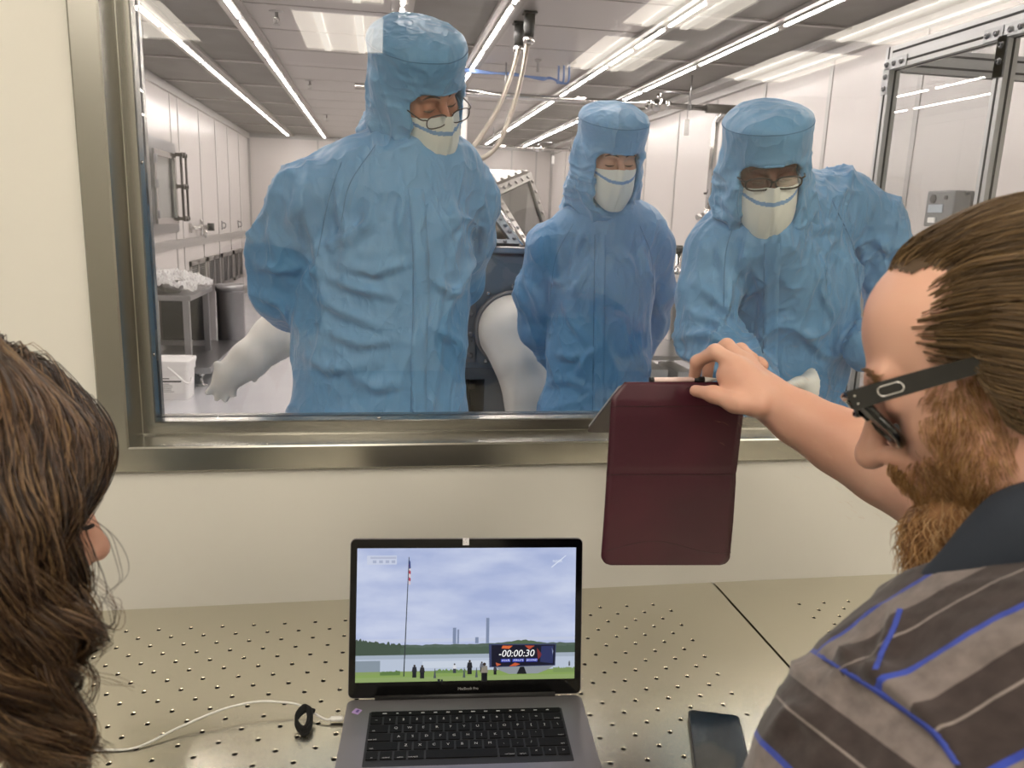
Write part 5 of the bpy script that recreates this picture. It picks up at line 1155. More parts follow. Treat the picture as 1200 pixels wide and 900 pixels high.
def hair_mat(name, cols, rough=.4):
    m_ = bpy.data.materials.new(name); m_.use_nodes = True; nt = m_.node_tree; b = nt.nodes['Principled BSDF']; b.inputs['Roughness'].default_value = rough; b.inputs['Specular IOR Level'].default_value = .45
    g = nt.nodes.new('ShaderNodeNewGeometry'); r = nt.nodes.new('ShaderNodeValToRGB'); el = r.color_ramp.elements
    el[0].color = lin(cols[0]); el[1].color = lin(cols[-1])
    for i, c in enumerate(cols[1:-1]): e = el.new((i + 1) / (len(cols) - 1)); e.color = lin(c)
    nt.links.new(g.outputs['Random Per Island'], r.inputs[0]); nt.links.new(r.outputs[0], b.inputs['Base Color']); return m_
class Samp:
    def __init__(s, f): s.f = f; s.G = np.gradient(f.D, f.h)
    def __call__(s, P):
        q = (P - s.f.lo) / s.f.h; n = np.array(s.f.D.shape); q = np.clip(q, 0, n - 1.001); i = q.astype(int); t = q - i; out = []
        for A in [s.f.D] + list(s.G):
            v = 0
            for a in (0, 1):
                for b in (0, 1):
                    for c in (0, 1): v = v + A[i[:, 0] + a, i[:, 1] + b, i[:, 2] + c] * (t[:, 0] if a else 1 - t[:, 0]) * (t[:, 1] if b else 1 - t[:, 1]) * (t[:, 2] if c else 1 - t[:, 2])
            out.append(v)
        g = np.stack(out[1:], 1); return out[0], g / (np.linalg.norm(g, axis=1, keepdims=True) + 1e-9)
def inpoly(x, y, poly):
    c = np.zeros(len(x), bool); n = len(poly)
    for i in range(n):
        x0, y0 = poly[i]; x1, y1 = poly[(i + 1) % n]; m_ = ((y0 > y) != (y1 > y)) & (x < (x1 - x0) * (y - y0) / (y1 - y0 + 1e-12) + x0); c ^= m_
    return c
def front_frame(px, py, d, hf, pitch, sc=1.0, roll=0.0):
    """head turned so that hf (camera-space horizontal heading) points where the face looks; pitch down in degrees"""
    a = math.radians(pitch); hf = np.array(hf, float); hf /= np.linalg.norm(hf); v = np.array([0, 1, 0.0]); f = math.cos(a) * hf - math.sin(a) * v; u = math.sin(a) * hf + math.cos(a) * v
    x = np.cross(-f, u)
    if roll: r = math.radians(roll); x, u = x * math.cos(r) + u * math.sin(r), u * math.cos(r) - x * math.sin(r)
    Rl = np.stack([x, -f, u], 1); return Frame(C3(px, py, d), RCAM @ Rl, sc)
# ---------------------------------------------------------------- the bearded person with the tablet
MH = front_frame(1196, 434, .57, (-.85, 0, -.525), 23)
def ML(p): return (np.asarray(p, float) - MH.o) @ MH.R / MH.sc       # world -> head frame
def mC(px, py, d): return ML(C3(px, py, d))
def mP(px, py, Y): return ML(P3(px, py, Y))
man = empty('person', (MH.o[0], MH.o[1] - .1, 0), 'bearded person in dark glasses and striped brown polo shirt holding up a tablet', 'person')
SKM = skin_mat('skin_bearded_person', 'dcb09a', 'd09c86', 9)
hands = []
dry_pts = np.array([mP(812, 430, 1.08), mP(865, 500, .98), mC(1300, 640, .75), [-.1, -.15, -.25], [.1, .13, .15], mP(1100, 600, .84)])
lo_, hi_ = dry_pts.min(0) - .06, dry_pts.max(0) + .05
mb_ = head_field(lo=lo_, hi=hi_, h=.0030, jaw=1.05, nose=1.03, cran=(.034, .082), fore=-.036, eary=-.014, neck=((0, .03, -.06), tuple(mC(1232, 700, .60)), .060, .060))
HEADSAMP = Samp(mb_)
# forearm and upper arm reaching to the tablet
WR, EL, SH = mP(902, 468, 1.01), mP(1092, 574, .84), mC(1290, 640, .72)
arm = [WR, mP(935, 490, .985), mP(985, 518, .945), mP(1040, 548, .90), EL, SH]
mb_.chain(arm, [.0285, .033, .041, .0475, .050, .056], .03)
# hand: back of the palm, thumb in front of the cover, fingers curled over the tablet's far side
mb_.cone(WR, mP(868, 446, 1.015), .027, .026, .02); mb_.cone(mP(880, 468, 1.0), mP(862, 434, 1.03), .021, .019, .02); mb_.cone(mP(893, 452, 1.03), mP(872, 425, 1.05), .020, .016, .02)
FJ = [([(860, 425, 1.025), (838, 412, 1.045), (817, 424, 1.075), (813, 444, 1.092)], [.0125, .0108, .0098, .0085]),
      ([(868, 421, 1.045), (852, 405, 1.075), (832, 416, 1.105), (828, 446, 1.112)], [.0125, .0105, .0095, .0082]),
      ([(880, 422, 1.060), (868, 410, 1.095), (850, 424, 1.120), (846, 450, 1.125)], [.0120, .0100, .0092, .0080]),
      ([(892, 428, 1.070), (884, 420, 1.105), (868, 436, 1.125), (864, 456, 1.13)], [.0108, .0090, .0082, .0072])]
for pts, rs in FJ: mb_.chain([mP(*p) for p in pts], rs, .006)
mb_.chain([mP(884, 474, .985), mP(862, 472, .985), mP(836, 462, 1.010), mP(815, 458, 1.040)], [.0165, .0135, .0110, .0090], .010)
mb_.cone(mP(872, 462, 1.0), mP(850, 440, 1.03), .014, .010, .015)
# torso core under the shirt so the body is one piece
mb_.cone(mC(1232, 700, .60), SH, .055, .050, .05)
V, F = mb_.mesh(); V = smooth_v(V, F, 1)
N_ = vnormals(V, F); V = V + N_ * ((vnoise(V, 55, 3) - .5) * .0010)[:, None]
arr_mesh('body', MH(V), F, SKM, man)
BVM = BVHTree.FromPolygons([tuple(v) for v in V], [tuple(int(i) for i in f) for f in F])
def hit_local(px, py):
    o = Vector(ML([0, 0, CAMZ])); d = Vector(ML(np.array([0, 0, CAMZ]) + ray(px, py))) - o; l, n, i, dd = BVM.ray_cast(o, d.normalized()); return l
# roots by region of the profile, mirrored to the far side
def roots(poly, n, seed, far=.35, jit=9, zmin=-.16):
    cen = V[F].mean(1); nn = np.cross(V[F[:, 2]] - V[F[:, 0]], V[F[:, 3]] - V[F[:, 1]]); ar = np.linalg.norm(nn, axis=1)
    c2 = cen.copy(); side = cen[:, 0] < 0; c2[:, 0] = np.abs(c2[:, 0]); X_, Y_, _ = proj_np(MH(c2)); jr = np.random.default_rng(seed + 1); X_ = X_ + jr.normal(0, jit, len(X_)); Y_ = Y_ + jr.normal(0, jit, len(Y_)); ok = inpoly(X_, Y_, poly) & (np.abs(cen[:, 0]) < .1) & (cen[:, 2] > zmin) & (cen[:, 1] > -.14) & (cen[:, 1] < .13)
    w = ar * ok * np.where(side, far, 1); rg = np.random.default_rng(seed); idx = rg.choice(len(w), n, p=w / w.sum()); tri = V[F[idx]]; a = rg.random((n, 2)); P = (tri[:, 0] * ((1 - a[:, :1]) * (1 - a[:, 1:])) + tri[:, 1] * (a[:, :1] * (1 - a[:, 1:])) + tri[:, 2] * (a[:, :1] * a[:, 1:]) + tri[:, 3] * ((1 - a[:, :1]) * a[:, 1:])); return P, rg
HAIRPOLY = [(1046, 318), (1066, 308), (1084, 311), (1099, 323), (1093, 342), (1082, 370), (1074, 396), (1088, 420), (1117, 430), (1150, 440), (1185, 468), (1215, 500), (1300, 640), (1500, 600), (1500, 100), (900, 100), (1000, 300)]
def grow(P, dirf, N, step, off, seed, curl=0.0, cf=30, drop=0.0):
    rg = np.random.default_rng(seed); out = [P]; n = len(P); ph = rg.random((n, 3)) * 6.28; p = P.copy()
    for k in range(1, N):
        d, g = HEADSAMP(p); D = dirf(p, k / N, g); D = D - g * (D * g).sum(1, keepdims=True) * .9; D /= np.linalg.norm(D, axis=1, keepdims=True) + 1e-9
        p = p + D * step[:, None]; d, g = HEADSAMP(p); tgt = off * min(1, .35 + k / (N * .25)); p = p - g * (np.clip(d - tgt, -.02, .01))[:, None]; q = p + curl * (k / N) * np.sin(ph + cf * k / N * (1 + .0 * ph)); out.append(q)
    return np.stack(out, 1)
HM = hair_mat('hair_dark_blond', ['4a3927', '5e4a31', '70593c', '82694a', '9c8058'], .4)
HB = mat('hair_base', '4f3d29', .6, bump=(40, .6, .003, (1, .12, 1)))
# hair volume: a thin cap over the skull
P, rg = roots(HAIRPOLY, 13000, 5, jit=3.5, zmin=-.085)
def comb(p, t, g):
    back = np.array([0., .95, 0.]); top = np.clip((p[:, 2] - .02) / .09, 0, 1)[:, None]; down = np.array([0, 0, -1.0]); return back + down * (.62 * (1 - top)) + np.stack([.10 * np.sin(p[:, 2] * 90 + p[:, 1] * 40), 0 * p[:, 0], .10 * np.sin(p[:, 1] * 70 + p[:, 0] * 50)], 1)
lenr = rg.uniform(.10, .19, len(P)); offs = rg.uniform(.0022, .009, len(P))
S_ = grow(P, comb, 18, lenr / 18, offs, 7, .0012, 9)
hair = strands('hair', MH(S_.reshape(-1, 3)).reshape(S_.shape), rg.uniform(.00025, .00048, len(P)), HM, man)
# darker under-layer shell
cen = V[F].mean(1); c2 = cen.copy(); c2[:, 0] = np.abs(c2[:, 0]); X_, Y_, _ = proj_np(MH(c2)); POLY2 = [(x + (24 if x < 1180 and y < 440 else 0), y + (4 if x < 1100 else -4)) for x, y in HAIRPOLY[:11]] + HAIRPOLY[11:]
ok = inpoly(X_, Y_, POLY2) & (np.abs(cen[:, 0]) < .1) & (cen[:, 2] > -.085) & (cen[:, 1] > -.13)
Nl = vnormals(V, F); Fk = F[ok]; use = np.unique(Fk); rem = np.full(len(V), -1); rem[use] = np.arange(len(use)); Vk = V[use] + Nl[use] * .0012
arr_mesh('hair_under_layer', MH(Vk), rem[Fk], HB, hair)
# beard: a soft volume with curled hairs
bs = SDF((-.09, -.15, -.22), (.09, .05, .0), .003)
bs.ell((0, -.078, -.098), (.040, .030, .032), k=.02); bs.ell((0, -.094, -.126), (.027, .027, .032), k=.03); bs.cone((-.050, -.036, -.074), (0, -.076, -.098), .011, .028, .03); bs.cone((.050, -.036, -.074), (0, -.076, -.098), .011, .028, .03)
Vb, Fb = bs.mesh(); Vb = smooth_v(Vb, Fb, 2); Nb = vnormals(Vb, Fb); Vb = Vb + Nb * ((vnoise(Vb, 60, 9) - .5) * .010)[:, None]
BM = hair_mat('beard_ginger', ['6f4a2a', '8e6238', 'a87a48', 'bf955f', 'd4b184'], .45)
beard = arr_mesh('beard', MH(Vb), Fb, mat('beard_base', '86603c', .7, bump=(70, .8, .004)), man)
rg = np.random.default_rng(21); idx = rg.integers(0, len(Vb), 8500); R0 = Vb[idx]; G0 = Nb[idx]; n = len(R0)
ln = rg.uniform(.010, .034, n); ph = rg.random((n, 3)) * 6.28; out = [R0 - G0 * .003]; p = out[0].copy()
for k in range(1, 12):
    t = k / 12; D = G0 * (.6 - .4 * t) + np.array([0, -.10, -.9]) * (.5 + .9 * t) + .5 * np.sin(ph + t * 4.5) * (.4 + t); D /= np.linalg.norm(D, axis=1, keepdims=True); p = p + D * (ln / 12)[:, None]; out.append(p)
S_ = np.stack(out, 1); strands('beard_hairs', MH(S_.reshape(-1, 3)).reshape(S_.shape), rg.uniform(.0002, .00042, n), BM, beard)
# cheek stubble and sideburn
P, rg = roots([(1096, 446), (1150, 446), (1182, 500), (1180, 560), (1160, 600), (1100, 640), (1058, 610), (1050, 578), (1068, 556), (1096, 530), (1090, 490)], 6000, 31)
ln = rg.uniform(.004, .013, len(P)); offs = rg.uniform(.0006, .0035, len(P))
S_ = grow(P, lambda p, t, g: np.array([0, -.28, -1.0]) + .35 * np.sin(p * 160 + t * 2), 8, ln / 8, offs, 33, .0006, 5)
strands('sideburn', MH(S_.reshape(-1, 3)).reshape(S_.shape), rg.uniform(.00012, .00026, len(P)), BM, man)
# moustache, eyebrow
P, rg = roots([(1040, 546), (1054, 548), (1064, 562), (1056, 590), (1040, 590)], 420, 41, jit=3); ln = rg.uniform(.006, .013, len(P))
S_ = grow(P, lambda p, t, g: np.array([.2, 0, -1.0]) + .4 * np.sin(p * 200), 7, ln / 7, rg.uniform(.002, .006, len(P)), 43, .001, 6); strands('moustache', MH(S_.reshape(-1, 3)).reshape(S_.shape), .0003, BM, man)
for q in (-1, 1):
    nb_ = 160; rg = np.random.default_rng(51); xs = q * rg.uniform(.012, .050, nb_); zs = .029 + .003 * np.sin((np.abs(xs) - .012) / .04 * PI) + rg.normal(0, .0022, nb_); P = np.stack([xs, np.full(nb_, -.086), zs], 1); d, g = HEADSAMP(P); P = P - g * d[:, None]
    S_ = grow(P, lambda p, t, g: np.stack([np.sign(p[:, 0]) * .8, -.1 + 0 * p[:, 0], .1 + 0 * p[:, 0]], 1), 6, np.full(nb_, .0018), rg.uniform(.001, .004, nb_), 53); strands('eyebrow', MH(S_.reshape(-1, 3)).reshape(S_.shape), .00022, MATS.setdefault('eb', None) or MATS.update(eb=hair_mat('eyebrow_blond', ['8a6a48', 'a5845c', 'b8966c'])) or MATS['eb'], man)
# forearm hairs
na = 900; rg = np.random.default_rng(61); tt = rg.random(na); AR = np.array(arm[:5]); i_ = np.minimum((tt * 4).astype(int), 3); f_ = tt * 4 - i_; P = AR[i_] * (1 - f_)[:, None] + AR[i_ + 1] * f_[:, None] + rg.normal(0, 1, (na, 3)) * .03; 
for _ in range(4): d, g = HEADSAMP(P); P = P - g * np.clip(d, -.03, .03)[:, None]
axis = (AR[0] - AR[4]); axis /= np.linalg.norm(axis); S_ = grow(P, lambda p, t, g: axis + .35 * np.sin(p * 300), 6, rg.uniform(.0012, .0026, na), rg.uniform(.0006, .002, na), 63); strands('forearm_hair', MH(S_.reshape(-1, 3)).reshape(S_.shape), .00009, hair_mat('arm_hair_blond', ['b98a62', 'cfa67c', 'dcb892']), man)
# dark glasses
SGB = mat('glossy_black_acetate', '08080a', .16, coat=.5); SGL = mat('dark_tinted_lens', '0b0c10', .3, spec=.2)
t = empty('sunglasses', tuple(MH(np.array([[0, -.12, 0]]))[0])); t.parent = man; t.matrix_parent_inverse = wmat(man).inverted()
def sg(x, z, q, d=0): u = q * .035 + x; return MH.v(u, -.1125 + d + 3.2 * u * u + .42 * (.014 - z), z + .003)
b = MB(); b.smooth = True
def lens_loop(q, k=1.0, n=36): return [( .0290 * k * math.copysign(abs(math.cos(a)) ** .62, math.cos(a)) * (1.06 if math.sin(a) > 0 else .93), .0240 * k * math.copysign(abs(math.sin(a)) ** .70, math.sin(a))) for a in [2 * PI * i / n for i in range(n)]]
for q in (-1, 1):
    lp = [sg(x, z, q) for x, z in lens_loop(q)]; b.tube(lp + [lp[0]], .0034, 8, cap=False)
b.tube([sg(.027, .008, -1), MH.v(0, -.1155, .012), sg(-.027, .008, 1)], .0034, 8)
for q in (-1, 1): b.tube([sg(q * .024, .017, q), sg(q * .036, .0175, q), MH.v(q * .076, -.098, .0200)], [.0035, .0052, .0058], 8)
b.build('frame', SGB, t)
for q in (-1, 1):
    b = MB(); a_ = [sg(x, z, q) for x, z in lens_loop(q, .99)]; c_ = [sg(x, z, q, .002) for x, z in lens_loop(q, .99)]; m_ = len(a_); b.add(a_ + c_, [tuple(range(m_)), tuple(range(m_, 2 * m_))[::-1]] + [(i, (i + 1) % m_, m_ + (i + 1) % m_, m_ + i) for i in range(m_)]); b.build('lens', SGL, t)
for q in (-1, 1):
    b = MB(); path = [(q * .0770, -.105, .0200, .0076), (q * .0800, -.088, .0190, .0072), (q * .0825, -.050, .0155, .0066), (q * .0835, -.015, .0115, .0055), (q * .0825, .010, .0085, .0045), (q * .080, .028, -.002, .004)]
    vs = []
    for x, y, z, hh_ in path: vs += [(x - .0022, y, z - hh_), (x + .0022, y, z - hh_), (x + .0022, y, z + hh_), (x - .0022, y, z + hh_)]
    fs = [(i * 4 + k, i * 4 + (k + 1) % 4, i * 4 + 4 + (k + 1) % 4, i * 4 + 4 + k) for i in range(len(path) - 1) for k in range(4)] + [(0, 1, 2, 3), (20, 21, 22, 23)]
    b.add([MH.v(*v) for v in vs], fs); tm = b.build('temple', SGB, t)
    if q > 0:
        b = MB(); b.smooth = True; xx = .0828; lp = [MH.v(xx + .0004, -.077 + u, .0178 - .085 * u + v) for u, v in rrect(.0165, .0072, .0034, 5)]; b.tube(lp + [lp[0]], .0007, 6, cap=False); b.build('temple_emblem', CHROME, tm)
        b = MB()
        for dz in (-.003, .003): b.lathe(MH.v(.0805, -.1005, .0195 + dz), [(.0011, 0), (.0008, .0006)], 10, tuple(MH.R[:, 0]))
        b.build('rivet', CHROME, tm)
# ---------------------------------------------------------------- shirt
SHIRT = bpy.data.materials.new('striped_polo'); SHIRT.use_nodes = True
def stripe_mat(m_, direction, scale, offset, stops):
    nt = m_.node_tree; b = nt.nodes['Principled BSDF']; b.inputs['Roughness'].default_value = .85; b.inputs['Sheen Weight'].default_value = .2; b.inputs['Specular IOR Level'].default_value = .2
    tc = nt.nodes.new('ShaderNodeTexCoord'); dp = nt.nodes.new('ShaderNodeVectorMath'); dp.operation = 'DOT_PRODUCT'; dp.inputs[1].default_value = direction
    ma = nt.nodes.new('ShaderNodeMath'); ma.operation = 'MULTIPLY_ADD'; ma.inputs[1].default_value = scale; ma.inputs[2].default_value = offset; fr = nt.nodes.new('ShaderNodeMath'); fr.operation = 'FRACT'
    r = nt.nodes.new('ShaderNodeValToRGB'); r.color_ramp.interpolation = 'CONSTANT'; el = r.color_ramp.elements; el[0].position = 0; el[0].color = lin(stops[0][1]); el[1].position = stops[1][0]; el[1].color = lin(stops[1][1])
    for p_, c in stops[2:]: e = el.new(p_); e.color = lin(c)
    n = nt.nodes.new('ShaderNodeTexNoise'); n.inputs['Scale'].default_value = 90; n.inputs['Detail'].default_value = 6; mp = nt.nodes.new('ShaderNodeMapping'); mp.inputs['Scale'].default_value = (.3, 1, 1.4)
    mx = nt.nodes.new('ShaderNodeMixRGB'); mx.blend_type = 'OVERLAY'; mx.inputs[0].default_value = .55
    for a_, c_ in ((tc.outputs['Object'], dp.inputs[0]), (dp.outputs['Value'], ma.inputs[0]), (ma.outputs[0], fr.inputs[0]), (fr.outputs[0], r.inputs[0]), (tc.outputs['Object'], mp.inputs[0]), (mp.outputs[0], n.inputs['Vector']), (r.outputs[0], mx.inputs[1]), (n.outputs[0], mx.inputs[2]), (mx.outputs[0], b.inputs['Base Color'])): nt.links.new(a_, c_)
    bp = nt.nodes.new('ShaderNodeBump'); bp.inputs['Strength'].default_value = .3; bp.inputs['Distance'].default_value = .002; nt.links.new(n.outputs[0], bp.inputs['Height']); nt.links.new(bp.outputs[0], b.inputs['Normal'])
def plane_dir(pa, pb_, pc):
    """unit vector square to the stripe line pa-pb lying in the cloth plane pa, pb, pc"""
    a, b_, c = map(np.array, (pa, pb_, pc)); u = b_ - a; u /= np.linalg.norm(u); w = c - a; w = w - u * (w @ u); L = np.linalg.norm(w); return w / L, L, a
SLV = bpy.data.materials.new('striped_polo_sleeve'); SLV.use_nodes = True
STOPS = [(0, '33459c'), (.055, '746b68'), (.36, '3d3534'), (.60, '857c78'), (.625, '3a3231')]
NAVY = mat('collar_navy', '1c2430', .8, bump=(300, .2, .001))
def shirt_f(s):
    s.cone(C3(1250, 840, .52), C3(1270, 900, .47), .085, .11, .05)
    s.chain([C3(1245, 838, .53), C3(1160, 850, .52), C3(1080, 872, .51), C3(1026, 900, .505)], [.080, .072, .064, .056], .05)
    s.chain([C3(1026, 900, .505), C3(1003, 925, .50), C3(962, 1000, .52), C3(915, 1080, .56)], [.056, .053, .050, .048], .03)
    s.cone(C3(1280, 900, .46), C3(1200, 1220, .42), .12, .15, .06); s.cone(C3(1140, 930, .49), C3(1130, 1080, .46), .075, .10, .05)
    s.chain([C3(1245, 838, .56), C3(1310, 760, .68), C3(1290, 665, .72)], [.075, .085, .080], .05); s.cone(C3(1290, 665, .72), mbw(EL, .55), .078, .070, .03)
def mbw(p, f): a = MH(np.array([p]))[0]; b_ = MH(np.array([SH]))[0]; return a * (1 - f) + b_ * f
dry = Dry(); shirt_f(dry); s = SDF(dry.lo - .02, dry.hi + .02, .005); shirt_f(s)
Vs, Fs = s.mesh(); Vs = smooth_v(Vs, Fs, 2); Ns = vnormals(Vs, Fs); Vs = wrinkle(Vs, Ns, .006, 77, 9, (1, 1, 1)); Vs = smooth_v(Vs, Fs, 1, .4); Ns = vnormals(Vs, Fs)
Vs = folds_apply(Vs, Ns, [([(1045, 695), (1035, 745), (1012, 800)], 12, .006), ([(1012, 790), (1060, 830), (1110, 880)], 12, .008), ([(950, 770), (990, 790), (1030, 830)], 14, .006), ([(905, 870), (935, 850), (960, 870)], 12, .006), ([(1000, 740), (985, 775), (960, 800)], 10, .005)])
cx_, cy_, _ = proj_np(Vs[Fs].mean(1)); SLEEVEPOLY = [(955, 762), (972, 776), (1032, 812), (1096, 860), (1124, 900), (1140, 1000), (800, 1400), (700, 900), (880, 740), (930, 730)]
mi = inpoly(cx_, cy_, SLEEVEPOLY).astype(int)
shirt = arr_mesh('polo_shirt', Vs, Fs, [SHIRT, SLV], man, midx=mi)
bvs = BVHTree.FromPolygons([tuple(v) for v in Vs], [tuple(int(i) for i in f) for f in Fs])
def on_shirt(px, py): return np.array(cam_hit(bvs, px, py, 0)[0])
d1, L1, a1 = plane_dir(on_shirt(1045, 788), on_shirt(1190, 710), on_shirt(1185, 885)); stripe_mat(SHIRT, tuple(d1), 1 / L1, -float(a1 @ d1) / L1 + 2.0, STOPS)
d2, L2, a2 = plane_dir(on_shirt(978, 782), on_shirt(1085, 852), on_shirt(935, 880)); stripe_mat(SLV, tuple(d2), 1 / (L2 * 1.25), -float(a2 @ d2) / (L2 * 1.25) + 2.06, STOPS)
BLUEP = mat('blue_piping', '33459c', .8)
drape_strip('armhole_piping', bvs, [(968, 773), (1000, 793), (1032, 812), (1065, 836), (1096, 860), (1122, 896)], 7, BLUEP, shirt, off=.0012, th=.001)
drape_strip('shoulder_piping', bvs, [(1055, 715), (1047, 738), (1036, 760), (1026, 785)], 6, BLUEP, shirt, off=.0012, th=.001)
# collar standing round the neck
s = SDF(*(lambda c: (c - .19, c + .19))(C3(1210, 650, .55)), .0045)
s.chain([C3(1103, 684, .500), C3(1150, 662, .49), C3(1205, 628, .48), C3(1280, 604, .47)], [.008, .018, .026, .032], .02)
s.chain([C3(1112, 700, .50), C3(1160, 700, .49), C3(1230, 690, .475)], [.006, .014, .022], .02); s.chain([C3(1103, 686, .50), C3(1096, 696, .56), C3(1120, 700, .64)], [.008, .012, .018], .02)
s.cone(C3(1060, 708, .53), C3(1020, 700, .55), .007, .0025, .004)
soft('collar', s, 3, NAVY, shirt, .002, 20, 5)
# ---------------------------------------------------------------- tablet in its maroon folio
MAR = mat('maroon_folio', '3b1020', .42, bump=(500, .15, .0005), var=(8, '451424'))
MARD = mat('maroon_spine', '2c0a15', .42, bump=(500, .15, .0005))
tab = empty('tablet', tuple(P3(790, 452, 1.08)), 'tablet tilted toward the window glass, carried in its folio by the raised hand', 'tablet')
A = Vector(P3(719, 452, 1.085)); B = Vector(P3(872, 450, 1.075)); ux_ = (B - A).normalized(); TWd = .179
A = Vector(P3(795, 451, 1.08)) - ux_ * TWd / 2; B = A + ux_ * TWd
Cc = Vector(P3(697, 503, 1.300)); dn = (Cc - A); dn = (dn - ux_ * dn.dot(ux_)).normalized(); nn_ = ux_.cross(dn).normalized()
if nn_.z < 0: nn_ = -nn_
O = A + ux_ * TWd / 2 + dn * .124
def TB(u, v, w): return O + ux_ * u + dn * (v) + nn_ * w
b = MB(); b.prism([(x, y) for x, y in rrect(.179, .248, .016)], -.0035, .0025, TB); b.build('tablet_body', ALU, tab)
b = MB(); b.prism([(x, y) for x, y in rrect(.175, .244, .015)], .0025, .0031, TB); b.build('glass_front', BEZEL, tab)
b = MB(); b.prism([(x, y) for x, y in rrect(.183, .252, .017)], -.0065, -.0036, TB); b.m(1); b.prism([(x, y) for x, y in rrect(.183, .252, .017)], -.0036, -.0034, TB)
b.build('back_shell', [MARD, mat('folio_lining', '3c3a34', .6)], tab)
# hanging front cover: spine flap then the large flap with a crease
def cover(px_pts, name, y0, th, parent, m_): pass
cols = [(449, 718, 869), (476, 716, 871), (556, 711, 863), (661, 704, 854)]
K0 = Vector(P3(719, 448, 1.078)); K1 = Vector(P3(869, 448, 1.070))
L = [(719, 871, 448, 1.078), (716, 872, 475, 1.070), (713.5, 866.5, 520, 1.068), (711.5, 862.5, 555, 1.066), (708, 859, 610, 1.064), (705, 855.2, 650, 1.0625), (704.5, 854.5, 662, 1.062)]
rows_ = []
NX = 20
def cover_pt(x0, x1, y, Y, f, w): p = Vector(P3(x0 + (x1 - x0) * f, y, Y)); return p + Vector((0, w, 0))
b = MB()
def slab(pts, th, mb):   # polygon in px on the hanging plane
    pass
vs = []; fs = []
prof_ = []
for j in range(len(L) - 1):
    for k in range(8 if j == len(L) - 2 else 6):
        t_ = k / (8 if j == len(L) - 2 else 6); prof_.append([L[j][i] * (1 - t_) + L[j + 1][i] * t_ for i in range(4)])
prof_.append(list(L[-1])); M_ = len(prof_)
for j, (x0, x1, y, Y) in enumerate(prof_):
    ins = 0
    dy_ = 662 - y
    if dy_ < 11: ins = 11 - math.sqrt(max(121 - (11 - dy_) ** 2, 0))
    if y < 470: ins = max(0, (466 - y) * .75) if y < 466 else 0
    crease = .0016 * math.exp(-((y - 556) / 3.0) ** 2) + .0016 * math.exp(-((y - 476) / 2.5) ** 2)
    for i in range(NX + 1):
        f = i / NX; xa, xb = x0 + ins, x1 - ins; px_ = xa + (xb - xa) * f; wave = 0
        yl = 641 - 7 * math.sin((f - .12) * 6.0) ; wave = .0007 * math.exp(-((y - yl) / 1.6) ** 2)
        vs.append(cover_pt(xa, xb, y, Y, f, -.0012 + crease + wave))
kk = len(vs); vs += [v + Vector((0, .0042, 0)) for v in vs]
for j in range(M_ - 1):
    for i in range(NX): a = j * (NX + 1) + i; q = (a, a + 1, a + NX + 2, a + NX + 1); fs.append(q); fs.append(tuple(kk + z for z in q[::-1]))
for j in range(M_ - 1):
    for i in (0, NX): a = j * (NX + 1) + i; fs.append((a, a + NX + 1, kk + a + NX + 1, kk + a))
for i in range(NX):
    for j in (0, M_ - 1): a = j * (NX + 1) + i; fs.append((a, a + 1, kk + a + 1, kk + a))
b.smooth = True; b.add(vs, fs); cv = b.build('folio_cover', [MAR], tab); 
def cpt(px_, py_, off=-.0019):
    for j in range(M_ - 1):
        if prof_[j][2] <= py_ <= prof_[j + 1][2]:
            t_ = (py_ - prof_[j][2]) / (prof_[j + 1][2] - prof_[j][2]); Y = prof_[j][3] * (1 - t_) + prof_[j + 1][3] * t_; return Vector(P3(px_, py_, Y)) + Vector((0, off, 0))
b = MB(); b.smooth = True
b.tube([cpt(715 + 152 * k / 30, 476, -.0008) for k in range(31)], .0006, 6)
b.tube([cpt(711 + 151 * k / 30, 556, -.0008) for k in range(31)], .0006, 6)
b.tube([cpt(709 + 147 * k / 40, 641 - 7 * math.sin((k / 40 - .12) * 6.0), -.0008) for k in range(41)], .0006, 6)
b.build('fold_creases', MARD, cv)
# pencil on the top edge
pe = [cpt(766, 449), cpt(868, 449)]
pdir = (B - A).normalized(); p0 = Vector(P3(767, 447, 1.083)); off_ = Vector((0, .004, .001))
b = MB(); b.smooth = True; b.tube([p0 + off_, p0 + off_ + pdir * .062], .0044, 14); b.build('stylus_barrel', mat('stylus_pinkish_white', 'f0d6d0', .3), tab)
b = MB(); b.smooth = True; b.tube([p0 + off_ + pdir * .0625, p0 + off_ + pdir * .078], .0048, 14); b.tube([p0 + off_ - pdir * .006, p0 + off_ - pdir * .0002], .0046, 14); b.build('stylus_loop', BLACKP, tab)
b = MB(); b.smooth = True; b.tube([p0 + off_ + pdir * .0785, p0 + off_ + pdir * .098], [.0044, .002], 14); b.build('stylus_tip', WHITEP, tab)
